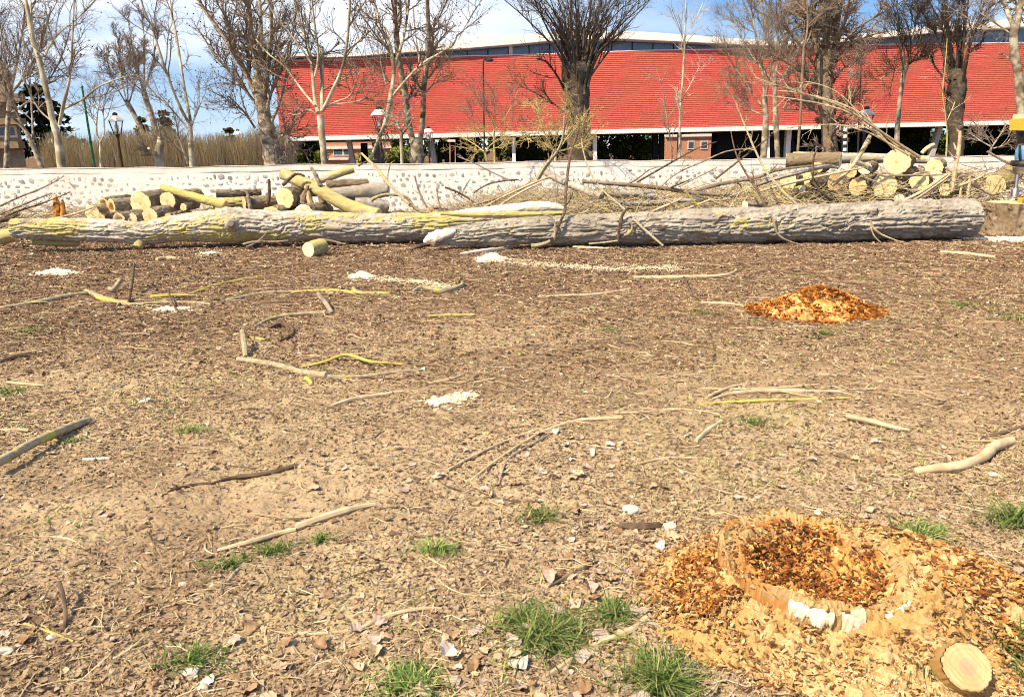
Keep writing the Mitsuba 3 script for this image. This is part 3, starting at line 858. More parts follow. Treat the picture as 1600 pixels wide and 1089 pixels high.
# a sprout is a part of the trunk it grows from
for pts, d_, m in (([(1360, 345, 4), (1366, 358, 3.5), (1385, 370, 3), (1412, 379, 2)], 12.75, 'stick_tan'), ([(1360, 347, 3), (1364, 365, 2.5), (1376, 379, 2)], 12.75, 'stick_tan'),
                   ([(1370, 342, 4), (1370, 332, 3), (1371, 326, 2)], 12.8, 'stick_dark'), ([(1210, 345, 6), (1212, 360, 4), (1226, 374, 3), (1258, 383, 2), (1310, 386, 2)], 12.72, 'stick_lichen'),
                   ([(1210, 343, 6), (1172, 344, 5), (1150, 342, 4), (1130, 337, 3.5)], 12.78, 'stick_dark'), ([(1130, 337, 3), (1112, 355, 2.6), (1106, 368, 2.2), (1116, 381, 2)], 12.74, 'stick_dark'),
                   ([(1212, 342, 3), (1228, 334, 2.4), (1245, 327, 2)], 12.85, 'stick_dark'),
                   ([(966, 375, 5), (968, 355, 7), (972, 338, 5), (980, 326, 3)], 12.7, 'stick_dark'), ([(970, 350, 4), (955, 344, 3), (935, 341, 2)], 12.75, 'stick_dark'),
                   ([(975, 368, 5), (985, 362, 4), (988, 354, 3), (980, 345, 3)], 12.65, 'stick_lichen'), ([(966, 376, 3), (945, 379, 3), (920, 381, 2.4)], 12.7, 'stick_tan')):
    P, R = px_path(pts, d_)
    S('sprout', tube_mesh(P, R, 6, 0.05, True, 0.2, 0.05, 3), m, 40, rt)


# ------------------------------------------------------------------ stacked logs
def stacked(px, py, D, rx, ry, axis, L, face, bark, label, hollow=0, bend=0.0, group=None, cat='log', amp=0.022):
    r = math.sqrt(rx * ry) * pxm(D)
    c = at(px, py, D)
    ax = np.array(axis, float); ax /= np.linalg.norm(ax)
    k = thing('cut_log', label, cat, group)
    side = np.cross(ax, [0, 0, 1])
    P = np.array([c, c + ax * L * 0.5 + side * bend, c + ax * L])
    log(k, P, [r * 1.02, r, r * 0.95], bark, 0.035, 44, amp, 1.5, int(px * 7 + py), (face, 'cut_tan'), 0.10, hollow)
    return k


A1 = (0.06, 1.0, 0.02)
A3 = (0.52, 0.86, 0.02)
A2 = (0.36, 0.93, 0.0)
LOGS = [
    (220, 318, 15.8, 17, 18, A1, 1.25, 'cut_pale', 'bark_log', 'largest pale round face in the left log stack'),
    (262, 314, 15.9, 14, 13, A1, 1.3, 'cut_pale', 'bark_log', 'log right of the largest face in the left stack, half as wide'),
    (174, 325, 15.7, 13, 15, (0.5, 0.85, 0), 1.0, 'cut_tan', 'bark_log', 'hollow log with an orange rim in the left stack'),
    (161, 317, 16.3, 8, 9, A1, 1.0, 'cut_pale', 'bark_log', 'pale log end above the hollow log'),
    (145, 334, 15.5, 13, 14, A1, 0.9, 'cut_pale', 'bark_log', 'pale log end at the left foot of the left stack'),
    (158, 341, 15.0, 7, 8, A1, 0.8, 'cut_tan', 'bark_brown', 'small tan log end beside the left foot of the stack'),
    (186, 343, 15.0, 12, 10, A1, 0.9, 'cut_pale', 'bark_log', 'flat pale log end under the hollow log'),
    (207, 342, 15.1, 9, 9, A1, 0.9, 'cut_white', 'bark_log', 'small whitish log end below the largest face'),
    (234, 338, 15.2, 14, 13, A1, 1.0, 'cut_pale', 'bark_log', 'pale log end directly below the largest face on the right'),
    (287, 324, 15.6, 6, 6, A1, 0.6, 'cut_pale', 'bark_log', 'tiny round log end under the slanting yellow pole'),
    (306, 337, 15.0, 8, 8, A1, 0.8, 'cut_pale', 'bark_log', 'left one of two small yellow log ends behind the trunk'),
    (321, 337, 15.1, 9, 7, A1, 0.8, 'cut_pale', 'bark_log', 'right one of two small yellow log ends behind the trunk'),
    (264, 340, 15.2, 8, 7, A1, 0.8, 'cut_tan', 'bark_log', 'low tan log end just above the lichen covered trunk'),
    (338, 303, 16.6, 6, 6, (0.9, 0.4, 0), 0.9, 'cut_white', 'bark_brown', 'thin dark barked log with a whitish end before the stone wall'),
    (352, 318, 16.2, 9, 9, (0.9, 0.35, 0), 0.5, 'cut_pale', 'bark_yellow', 'short yellow barked log at the foot of the slanting pole'),
    (445, 310, 15.4, 16, 17, (0.2, 0.97, 0.02), 0.75, 'cut_pale', 'bark_log', 'round pale log face between the two slanting yellow logs'),
    (424, 340, 15.0, 20, 14, A1, 1.0, 'cut_pale', 'bark_log', 'broad pale log end below the round face'),
    (475, 337, 14.9, 24, 13, (0.15, 0.97, 0), 1.0, 'cut_white', 'bark_log', 'widest whitish log end under the slanting log'),
    (511, 290, 16.6, 7, 8, (0.95, 0.25, 0.03), 0.85, 'cut_pale', 'bark_brown', 'small yellow ended log on top of the middle stack'),
    (455, 297, 16.4, 12, 6, (0.9, 0.3, -.1), 0.6, 'cut_white', 'bark_log', 'split pale piece behind the round face'),
    (382, 318, 15.6, 9, 12, (0.7, 0.7, 0), 0.5, 'cut_tan', 'bark_brown', 'tan split block left of the round face'),
    (405, 316, 15.8, 8, 10, (0.8, 0.5, 0), 0.5, 'cut_tan', 'bark_brown', 'small tan block next to the round face'),
    # right pile
    (1232, 283, 15.8, 11, 15, A3, 1.2, 'cut_pale', 'bark_log', 'leftmost pale log face in the right pile'),
    (1258, 278, 16.1, 9, 12, A3, 1.2, 'cut_pale', 'bark_log', 'second pale log face from the left in the right pile'),
    (1241, 297, 15.4, 5, 5, A3, 0.6, 'cut_pale', 'bark_yellow', 'thin yellow log end under the leftmost face'),
    (1254, 296, 15.4, 6, 6, A3, 0.6, 'cut_white', 'bark_log', 'thin whitish log end under the second face'),
    (1305, 285, 15.8, 13, 15, (-0.3, 0.95, 0), 1.2, 'cut_tan', 'bark_dark', 'tan log face with a dark gap on its right'),
    (1340, 293, 15.6, 13, 14, A2, 1.2, 'cut_tan', 'bark_dark', 'notched tan log face between two dark gaps'),
    (1313, 250, 16.9, 10, 14, (-0.9, 0.45, 0), 1.1, 'cut_white', 'bark_log', 'mossy log lying on top of the right pile with a pale right end'),
    (1352, 264, 16.2, 12, 8, A3, 1.1, 'cut_white', 'bark_log', 'grey white log end above the notched face'),
    (1401, 253, 16.0, 17, 22, A3, 1.3, 'cut_pale', 'bark_log', 'tallest pale log face on top of the right pile'),
    (1383, 291, 15.4, 17, 19, A2, 1.2, 'cut_pale', 'bark_log', 'biggest pale log face at the bottom of the right pile'),
    (1436, 284, 15.5, 14, 15, A3, 1.3, 'cut_pale', 'bark_log', 'clean round log face right of the biggest one'),
    (1459, 263, 16.0, 13, 14, A3, 1.4, 'cut_pale', 'bark_log', 'round log face above and right of the clean round one'),
    (1462, 277, 15.8, 12, 8, A3, 1.2, 'cut_white', 'bark_log', 'pale half hidden log end under crossing branches'),
    (1477, 297, 15.3, 10, 9, (0.8, 0.6, 0), 0.8, 'cut_pale', 'bark_log', 'pale wedge shaped log end behind the trunk'),
    (1555, 289, 15.2, 15, 19, (0.7, 0.6, 0.25), 1.0, 'cut_pale', 'bark_log', 'tilted pale log face near the right edge'),
    (1276, 263, 16.6, 9, 10, A3, 1.0, 'cut_tan', 'bark_log', 'dim tan log end under the mossy log of the right pile'),
    (1330, 270, 16.4, 9, 9, A3, 1.0, 'cut_tan', 'bark_log', 'dim log end between the whitish end and the notched face'),
    (1420, 272, 16.2, 9, 9, A3, 1.0, 'cut_tan', 'bark_log', 'small tan log end below the tallest face'),
    (1405, 312, 14.8, 7, 9, A2, 0.6, 'cut_white', 'bark_log', 'small white block standing behind the trunk'),
    (1164, 323, 14.6, 10, 8, (0.85, 0.5, 0), 0.5, 'cut_white', 'bark_log', 'lone pale block behind the middle of the trunk'),
]
for L in LOGS:
    stacked(*L[:10], hollow=0.55 if 'hollow' in L[9] else 0, bend=0.03)
# further logs that lie under the visible ones and carry them
for i, (x, D, r) in enumerate(((150, 16.2, .17), (190, 16.4, .19), (232, 16.3, .2), (272, 16.3, .17), (310, 16.2, .16), (430, 16.2, .2), (478, 16.1, .2), (525, 16.3, .19), (575, 16.4, .17),
                               (1240, 16.4, .2), (1290, 16.5, .2), (1340, 16.3, .2), (1395, 16.2, .2), (1445, 16.3, .2), (1490, 16.4, .2))):
    c = at(x, 330, D)
    k = thing('cut_log', 'bark covered log buried under the upper logs of a stack', 'log', 'logs buried in the stacks')
    log(k, np.array([[c[0], D, r], [c[0] + 0.55, D + 1.1, r]]), [r, r], 'bark_brown', 0.07, 20, 0.01, 1.2, i, ('cut_tan', 'cut_tan'), 0.05)


def lying(name, pts, D, bark, label, faces=('cut_pale', 'cut_pale'), cat='log', amp=0.012, sides=26, step=0.04, fr=1.3, lump=.05, group=None):
    k = thing(name, label, cat, group)
    P, R = px_path(pts, D)
    log(k, P, R, bark, step, sides, amp, fr, int(pts[0][0]), faces, lump)
    return k


lying('cut_log', [(254, 294, 12), (300, 307, 14), (352, 321, 15)], [16.1, 15.9, 15.7], 'bark_yellow', 'slanting yellow lichen covered pole in the left stack', amp=.014)
lying('cut_log', [(443, 272, 19), (500, 298, 21), (545, 322, 22), (592, 336, 20)], [16.0, 15.6, 15.3, 15.0], 'bark_yellow', 'thick slanting yellow log in front of the middle stack', amp=.014)
lying('cut_log', [(515, 305, 20), (555, 302, 24), (590, 298, 25), (607, 297, 20)], [16.4, 16.5, 16.6, 16.6], 'bark_grey', 'rough barked grey log pointing right in the middle stack', (None, 'bark_grey'), amp=.018)
lying('cut_log', [(555, 318, 18), (585, 321, 22), (605, 324, 20)], [16.3, 16.4, 16.5], 'bark_grey', 'lower rough barked log beneath the grey one', (None, 'bark_brown'), amp=.015)
lying('cut_log', [(490, 286, 10), (520, 275, 12), (552, 264, 12)], [16.8, 16.9, 17.0], 'bark_mossy', 'yellowish branch log rising to the right on the stack', amp=.014)
lying('cut_log', [(515, 291, 12), (545, 286, 13), (562, 287, 9)], [16.7, 16.8, 16.8], 'bark_brown', 'brown forked log beneath the rising one', amp=.014)
lying('cut_log', [(0, 372, 22), (10, 369, 22), (23, 366, 20)], [13.6, 13.6, 13.6], 'bark_yellow', 'yellow log end at the left edge beside the fallen trunk', (None, 'cut_tan'))
lying('cut_log', [(0, 345, 8), (14, 341, 7), (30, 334, 5)], [14.6, 14.6, 14.6], 'stick_dark', 'dark branch at the left edge behind the fallen trunk')
lying('cut_log', [(1450, 250, 12), (1400, 248, 14), (1240, 248, 20)], [17.4, 17.5, 17.6], 'bark_mossy', 'long mossy log hidden behind the right pile')
# the splintered stump pieces
for pts, m, lab in (([(472, 340, 12), (474, 318, 14), (478, 300, 9), (482, 290, 2)], 'bark_brown', 'left splintered brown stub standing in the middle stack'),
                    ([(488, 340, 10), (485, 322, 12), (480, 300, 7), (476, 291, 2)], 'wood_tan', 'tan splintered stub in the middle stack'),
                    ([(512, 338, 9), (504, 318, 12), (500, 300, 6)], 'bark_brown', 'right splintered brown stub beneath the slanting log'),
                    ([(88, 340, 12), (89, 322, 11), (87, 305, 3)], 'wood_rust', 'pointed rust brown splinter before the wall at the left'),
                    ([(99, 340, 9), (98, 322, 7), (97, 312, 3)], 'wood_rust', 'shorter rust brown splinter right of the pointed one'),
                    ([(418, 320, 5), (421, 300, 5), (420, 280, 3)], 'stick_dark', 'dark upright snag left of the round log face'),
                    ([(392, 338, 6), (390, 318, 6), (386, 302, 5), (376, 298, 3)], 'stick_grey', 'grey hooked branch in the middle stack'),
                    ([(500, 290, 7), (494, 275, 6), (486, 262, 4)], 'stick_grey', 'grey upright stub crossing the slanting log'),
                    ([(442, 290, 5), (450, 282, 5), (465, 272, 4), (476, 276, 3)], 'stick_dark', 'dark bowed branch behind the slanting log')):
    k = thing('snag', lab, 'snag')
    P, R = px_path(pts, 15.5)
    S('wood', tube_mesh(P, R, 10, 0.04, True, 0.5, 0.06, 5), m, False, k)
# the sawn log by the near stump and the short one in front of the trunk
k = thing('cut_log', 'short sawn log end standing in the grass at the bottom right corner', 'log')
c = on(1508, 1042, 0.10)
ax = np.array([0.10, 0.66, -0.58])
ax /= np.linalg.norm(ax)
log(k, np.array([c - ax * 0.01, c + ax * 0.09, c + ax * 0.20]), [0.068, 0.071, 0.07], 'bark_amber', 0.006, 96, 0.005, 3.0, 5, ('cut_worn', None), 0.42)
k = thing('cut_log', 'short round log lying alone on the soil before the left trunk', 'log')
c = gp(483, 402, 0.12)
log(k, np.array([c, c + [.15, .28, .02]]), [0.125, 0.135], 'bark_yellow', 0.03, 30, 0.01, 1.3, 6, ('cut_white', 'cut_pale'), 0.06)

# ------------------------------------------------------------------ sticks on the soil, one by one
def stick(pts, m, label, lift=0.0, name='stick', sides=7, bump=0.22, twigs=0, group=None, cat='stick'):
    k = thing(name, label, cat, group)
    P, R = [], []
    for p in pts:
        q = gp(p[0], p[1])
        d = math.hypot(q[1], EYE)
        r = p[2] / 2 * d / F
        q = q + [0, 0, r * 0.8 + (p[3] if len(p) > 3 else 0) + lift]
        P.append(q); R.append(r)
    P, R = np.array(P), np.array(R)
    S('wood', tube_mesh(P, R, sides, max(0.02, 0.02 * P[0, 1] / 3), True, bump, 0.05, int(pts[0][0])), m, 45, k)
    for i in range(twigs):
        t = rng.uniform(0.2, 0.95)
        j = min(int(t * (len(P) - 1)), len(P) - 2)
        u = t * (len(P) - 1) - j
        p0 = P[j] * (1 - u) + P[j + 1] * u
        d = P[j + 1] - P[j]
        d = d / np.linalg.norm(d)
        sdir = np.cross(d, [0, 0, 1]) * rng.choice([-1, 1]) * rng.uniform(.4, .9) + d * rng.uniform(.3, .9)
        L = np.linalg.norm(P[-1] - P[0]) * rng.uniform(0.10, 0.25)
        q = np.array([p0, p0 + sdir * L * .5 + [0, 0, rng.uniform(0, .1) * L], p0 + sdir * L + [0, 0, -0.1 * L]])
        q[:, 2] = np.maximum(q[:, 2], h(q[:, 0], q[:, 1]) + 0.004)
        S('side_twig', tube_mesh(q, R.mean() * np.array([.5, .4, .2]), 5, 0.04, False), m, 45, k)
    return k


STICKS = [
    ([(-8, 748, 15, .05), (40, 718, 15, .05), (95, 685, 14, .02), (140, 661, 12, 0)], 'stick_lichen', 'thick lichen covered pole at the left edge', 1),
    ([(330, 758, 4), (365, 750, 6), (410, 743, 7), (458, 730, 7)], 'stick_dark', 'thin dark stick left of the middle', 2),
    ([(262, 770, 3), (300, 760, 5), (330, 756, 4)], 'stick_dark', 'dark broken twig continuing the thin dark stick', 0),
    ([(463, 828, 11), (520, 808, 12), (560, 796, 9), (592, 788, 6)], 'stick_tan', 'pale split stick with a fresh sawn flank', 0),
    ([(340, 862, 5), (395, 848, 8), (440, 835, 8), (463, 829, 7)], 'stick_tan', 'thin tan end of the pale split stick', 1),
    ([(430, 814, 3), (470, 811, 4), (505, 808, 3)], 'stick_dark', 'short dark twig above the pale split stick', 0),
    ([(372, 566, 9), (420, 572, 10), (470, 584, 11), (512, 591, 12)], 'stick_lichen', 'grey mossy branch with a hooked upright stub', 0),
    ([(384, 562, 8, .0), (383, 552, 9, .05), (381, 543, 8, .12)], 'stick_lichen', 'upright stub at the left end of the mossy branch', 0),
    ([(478, 594, 7), (486, 600, 6), (487, 603, 4)], 'stick_yellow', 'tiny yellow twig below the mossy branch', 0),
    ([(512, 590, 6), (570, 590, 5), (620, 584, 5), (660, 579, 3)], 'stick_lichen', 'thin lichen branch running right from the mossy one', 2),
    ([(470, 574, 3), (505, 572, 4, .02), (540, 564, 5, .04), (590, 574, 4, .03), (630, 570, 3)], 'stick_yellow', 'bright yellow lichen twig arched above the soil', 2),
    ([(560, 592, 3), (610, 593, 3), (670, 595, 2)], 'stick_dark', 'dark thin twig beside the thin lichen branch', 0),
    ([(508, 641, 4), (550, 626, 7), (590, 619, 7), (630, 615, 5)], 'stick_tan', 'smooth tan bowed stick in the middle of the bare soil', 0),
    ([(668, 600, 3), (700, 594, 4), (726, 584, 3)], 'stick_tan', 'small tan twig right of the smooth bowed stick', 0),
    ([(735, 752, 3), (775, 722, 5), (830, 686, 5), (880, 664, 5), (920, 657, 6), (972, 656, 6)], 'stick_tan', 'long curved twig sweeping up to the right in the centre', 2),
    ([(700, 735, 3), (760, 704, 4), (820, 680, 4), (870, 664, 4)], 'stick_tan', 'second long twig beside the sweeping one', 1),
    ([(780, 760, 2), (790, 725, 4), (835, 692, 4), (885, 668, 4)], 'stick_grey', 'third twig forking below the sweeping one', 0),
    ([(968, 650, 4), (1010, 645, 4), (1050, 641, 4), (1100, 644, 3), (1125, 648, 2)], 'stick_tan', 'thin twig prolonging the sweeping one to the right', 0),
    ([(950, 737, 2), (1000, 725, 3), (1055, 717, 4), (1110, 718, 3)], 'stick_tan', 'slender straight twig above the white flake', 0),
    ([(1110, 626, 4), (1150, 617, 7), (1200, 614, 7), (1300, 611, 6), (1360, 609, 3), (1470, 616, 2)], 'stick_tan', 'long straight straw coloured branch at the right', 3),
    ([(1100, 624, 3), (1130, 612, 5), (1160, 601, 4), (1180, 598, 3)], 'stick_tan', 'short branch forking above the straw coloured one', 0),
    ([(1096, 607, 4), (1130, 610, 4), (1200, 607, 3), (1280, 602, 3)], 'stick_tan', 'thin branch lying along the straw coloured one', 1),
    ([(1090, 634, 4), (1150, 630, 5), (1200, 627, 5), (1330, 622, 3), (1345, 619, 2)], 'stick_yellow', 'yellowish branch under the straw coloured one', 1),
    ([(1087, 692, 6), (1105, 676, 7), (1127, 661, 6)], 'stick_tan', 'short tan stick pointing away near the centre right', 0),
    ([(1322, 657, 8, .02), (1360, 664, 8, .01), (1400, 671, 6), (1420, 675, 4)], 'stick_tan', 'peeled straight stick with a dark shadow', 0),
    ([(1428, 740, 11), (1475, 737, 16), (1530, 722, 17), (1555, 706, 17), (1580, 694, 14)], 'stick_tan', 'thick bowed pale branch at the right edge', 0),
    ([(1508, 694, 3), (1550, 691, 4), (1585, 688, 3)], 'stick_tan', 'thin twig lying behind the bowed branch', 0),
    ([(1530, 688, 4), (1570, 678, 7), (1610, 668, 8)], 'stick_dark', 'dark stick entering at the right edge', 0),
    ([(405, 977, 3), (440, 990, 5), (500, 991, 5), (555, 985, 5), (600, 966, 6), (640, 955, 6), (690, 947, 4)], 'stick_tan', 'long wavy twig crossing the leaves at the bottom', 1),
    ([(850, 1062, 8), (890, 1036, 9), (925, 1014, 9), (985, 984, 10), (1010, 971, 10)], 'stick_tan', 'pale broken stick lying in the broad grass patch', 0),
    ([(1008, 972, 7), (1040, 982, 7), (1075, 988, 8), (1108, 990, 9)], 'stick_grey', 'grey twig forming a bend with the pale broken stick', 0),
    ([(1485, 1074, 5), (1440, 1085, 5), (1390, 1100, 5)], 'stick_tan', 'short pale stick under the sawn log end', 0),
    ([(1522, 1058, 7), (1560, 1066, 7), (1610, 1078, 7)], 'stick_grey', 'pale twig running right from the sawn log end', 0),
    ([(858, 918, 3), (885, 905, 6), (912, 889, 7), (935, 880, 5)], 'stick_dark', 'dark bent twig left of the hollow stump', 0),
    ([(968, 824, 10), (1000, 827, 12), (1030, 823, 10)], 'stick_dark', 'weathered grey bark strip behind the hollow stump', 0),
    ([(100, 985, 5), (104, 965, 6, .03), (97, 938, 7, .07)], 'stick_dark', 'short upright brown twig at lower left', 1),
    ([(24, 970, 3), (70, 988, 4), (115, 1004, 3)], 'stick_yellow', 'yellow straw at lower left', 0),
    ([(345, 920, 4), (362, 900, 6), (378, 886, 4)], 'stick_grey', 'grey twig leaning on the dark grass tuft', 0),
    ([(40, 842, 3), (85, 839, 3), (130, 855, 2)], 'stick_tan', 'thin arched straw at the left', 0),
    ([(0, 568, 5), (20, 562, 8), (50, 556, 8)], 'stick_dark', 'dark stick at the left edge in the middle distance', 0),
    ([(10, 599, 5), (40, 600, 5), (70, 604, 4)], 'stick_tan', 'pale stick near the left edge', 0),
    ([(130, 720, 4), (155, 719, 5), (175, 717, 4)], 'wood_pale', 'small white splinter on the bare soil', 0),
    ([(0, 673, 4), (25, 674, 5), (45, 675, 5)], 'stick_tan', 'short brown stick at the left edge above the pole', 0),
    # middle distance, left
    ([(0, 483, 6), (60, 475, 8), (115, 465, 8), (150, 460, 7)], 'stick_lichen', 'long grey branch reaching in from the left', 2),
    ([(135, 458, 7), (170, 470, 7), (205, 477, 6), (255, 474, 5), (330, 478, 5)], 'stick_lichen', 'lichen branch crossing the left middle distance', 3),
    ([(150, 466, 6), (180, 474, 6), (200, 476, 5)], 'stick_yellow', 'yellow lichen stick among the crossing branches', 1),
    ([(235, 467, 6), (265, 464, 7), (290, 464, 5), (335, 449, 4), (410, 432, 3)], 'stick_yellow', 'yellow twig rising to the right among the branches', 2),
    ([(200, 477, 4, .0), (208, 462, 5, .12), (214, 445, 3, .26)], 'stick_dark', 'dark twig sticking up from the crossing branches', 0),
    ([(172, 455, 6, .02), (178, 459, 7, .02), (190, 452, 8, .08)], 'stick_lichen', 'short mossy stub among the crossing branches', 0),
    ([(266, 465, 3, .1), (270, 480, 3, .04), (280, 490, 3)], 'stick_dark', 'dark thin twig hanging over the sawdust smear', 0),
    ([(345, 473, 5), (375, 468, 6), (415, 461, 5), (500, 456, 3)], 'stick_lichen', 'pale lichen twig left of the middle distance', 1),
    ([(395, 516, 4), (430, 500, 6), (470, 494, 7), (508, 493, 9)], 'stick_lichen', 'forked branch with a grey broken end', 0),
    ([(498, 472, 6, .08), (510, 484, 8, .04), (519, 492, 7)], 'stick_grey', 'grey splintered end standing on the forked branch', 0),
    ([(418, 515, 5), (440, 510, 8), (456, 525, 6), (436, 536, 4)], 'stick_dark', 'dark crooked root like twig on the soil', 0),
    ([(390, 528, 3), (405, 531, 4), (420, 533, 3)], 'stick_yellow', 'tiny yellow twig left of the crooked one', 0),
    ([(455, 458, 4), (520, 456, 5), (560, 459, 6), (610, 460, 5)], 'stick_yellow', 'yellow twig pair in the middle distance', 1),
    ([(552, 451, 6), (560, 457, 6), (575, 461, 5)], 'stick_lichen', 'short pale hook on the yellow twig pair', 0),
    ([(645, 458, 6), (662, 453, 7), (690, 457, 8), (712, 455, 9), (723, 446, 7)], 'stick_lichen', 'curved white edged branch behind the bare soil', 1),
    ([(668, 497, 4), (700, 494, 5), (742, 494, 4)], 'stick_yellow', 'bright yellow straight twig in the middle distance', 0),
    ([(990, 436, 5), (1060, 436, 6), (1110, 434, 6), (1150, 423, 4)], 'stick_tan', 'pale stick in front of the grey trunk', 0),
    ([(840, 465, 3), (900, 462, 4), (985, 453, 4)], 'stick_tan', 'thin straw coloured stick in the middle distance', 0),
    ([(1095, 474, 3), (1130, 476, 5), (1165, 480, 3)], 'stick_tan', 'thin pale twig left of the rust mound', 0),
    ([(1068, 447, 3, .1), (1074, 456, 4, .05), (1082, 466, 4)], 'stick_dark', 'dark twig poking up left of the rust mound', 0),
    ([(1470, 396, 5), (1510, 399, 6), (1555, 404, 4)], 'stick_tan', 'pale broken stick in front of the trunk butt', 0),
    ([(640, 392, 4), (668, 388, 7, .03), (700, 383, 5)], 'stick_dark', 'dark stick by the splintered trunk end', 1),
    ([(720, 398, 4), (760, 394, 6), (800, 389, 4)], 'wood_pale', 'white split lath behind the largest sawdust heap', 0),
    ([(895, 388, 4), (925, 390, 5), (950, 391, 4)], 'stick_tan', 'pale stick below the middle of the trunk', 0),
    ([(245, 408, 5), (262, 407, 6), (276, 405, 4)], 'wood_tan', 'tan splinter below the left trunk', 0),
]
for pts, m, lab, tw in STICKS:
    stick(pts, m, lab, twigs=tw)

# nameless twigs: alike, one by one
TW = ['stick_tan', 'stick_grey', 'stick_dark', 'stick_tan', 'stick_dark']
xs, ys = sample_xy(900, 2.0, 12.5, 1.0)
n = 0
for X, Y in zip(xs, ys):
    if n >= 210 or rng.random() > density(X, Y) + 0.2 or abs(X) > 0.70 * Y or math.hypot(X - STUMP[0], Y - STUMP[1]) < 0.75:
        continue
    L = rng.uniform(0.06, 0.28) * (1 + 0.10 * max(Y - 3, 0))
    a = rng.normal(0, 0.7) + math.pi * rng.integers(2)
    t = np.linspace(-.5, .5, 5)
    bow = rng.uniform(-.2, .2) * L
    P = np.stack([X + t * L * math.cos(a) - bow * (t * t - .1) * 4 * math.sin(a), Y + t * L * math.sin(a) + bow * (t * t - .1) * 4 * math.cos(a), 0 * t], 1)
    r = rng.uniform(0.0022, 0.0048) * (1 + 0.13 * max(Y - 3, 0))
    P[:, 2] = h(P[:, 0], P[:, 1]).max() * .5 + h(P[:, 0], P[:, 1]) * .5 + r
    k = S('twig', tube_mesh(P, np.linspace(1, .5, 5) * r, 5, L / 5, False), TW[n % 5], 45)
    tag(k, 'thin bare twig lying loose on the trampled soil', 'twig', 'twigs strewn over the soil')
    n += 1

# pale stones and flakes
for px, py, w, lab in ((300, 1052, 26, 'larger pale stone at lower left in short grass'), (318, 1075, 20, 'smaller pale stone below the larger one'), (8, 1022, 26, 'white stone at the left edge'),
                       (84, 997, 20, 'grey stone beside the yellow straw'), (28, 1012, 14, 'small pale stone right of the white one'), (1066, 742, 15, 'white upright flake in the centre right leaves'),
                       (228, 628, 24, 'flat white stone on the bare soil at the left'), (163, 806, 9, 'single small white pebble at the left'), (1550, 746, 15, 'pale stone below the bowed branch'),
                       (985, 800, 34, 'pale flat stone behind the hollow stump'), (1468, 1000, 22, 'white chunk behind the sawn log end'), (1345, 614, 14, 'pale flake at the end of the straw coloured branch'),
                       (50, 1026, 10, 'tiny white pebble at lower left'), (1440, 1000, 12, 'white sliver left of the white chunk'), (1508, 870, 20, 'pale bleached bark piece behind the grass'),
                       (180, 1030, 9, 'tiny pale pebble in the lower left soil')):
    q = gp(px, py)
    s = w * math.hypot(q[1], EYE) / F
    m = trimesh.creation.icosphere(2, 0.5)
    v = np.array(m.vertices)
    v = v * (0.45 + 1.1 * meshkit.fbm(v * 2.6 + px, 3, 3)[:, None]) * [1, 0.75, 0.5]
    k = S('stone', (v * s * .85 + q + [0, 0, s * 0.08], m.faces), 'pale_stone', False)
    tag(k, lab, 'stone')


# ------------------------------------------------------------------ the stone wall
scene['mortar'] = matte(lambda p, n, uv: mix((0.83, 0.815, 0.77), (0.70, 0.68, 0.63), smoothstep(0.42, 0.75, fbm(p.x * 1.3, p.z * 2.2, 1.0) * 0.6 + 0.4 * fbm(p.x * 12, p.z * 12, 2.0))))
scene['coping'] = matte(mottled((0.84, 0.80, 0.74), (0.74, 0.70, 0.64), 4.0))
scene['stone_grey'] = matte(mottled((0.25, 0.25, 0.255), (0.38, 0.375, 0.37), 9.0))
scene['stone_light'] = matte(mottled((0.34, 0.335, 0.33), (0.50, 0.48, 0.46), 9.0))
scene['stone_pale'] = matte(mottled((0.66, 0.62, 0.56), (0.76, 0.72, 0.65), 9.0))
scene['stone_brown'] = matte(mottled((0.40, 0.34, 0.28), (0.52, 0.45, 0.37), 9.0))
WY, WH = 20.4, 1.30
wl = thing('stone_wall', 'long low wall of grey stones in white mortar with a pale coping', 'wall')
n = 260
xs = np.linspace(-24, 24, n)
rows = [(WY, -0.3), (WY, WH - 0.16), (WY, WH - 0.14), (WY + 0.5, WH - 0.14), (WY + 0.5, -0.3)]
v = np.array([[[x, y, z] for x in xs] for y, z in rows])
v[:2, :, 1] += (meshkit.fbm(v[:2] * 1.2, 3, 4) - 0.5) * 0.06
S('mortar', (v.reshape(-1, 3), grid_faces(5, n)[:, ::-1]), 'mortar', False, wl)
prof = [(WY - 0.012, WH - 0.142), (WY - 0.014, WH - 0.02), (WY - 0.03, WH), (WY + 0.53, WH), (WY + 0.56, WH - 0.02), (WY + 0.55, WH - 0.142)]
v = np.array([[[x, y, z + 0.012 * math.sin(x * 0.9) + 0.008 * math.sin(x * 3.1)] for x in xs] for y, z in prof])
v[:, :, 1] += (meshkit.fbm(v * 2.2, 3, 8) - 0.5) * 0.03
S('coping', (v.reshape(-1, 3), grid_faces(6, n)[:, ::-1]), 'coping', False, wl)


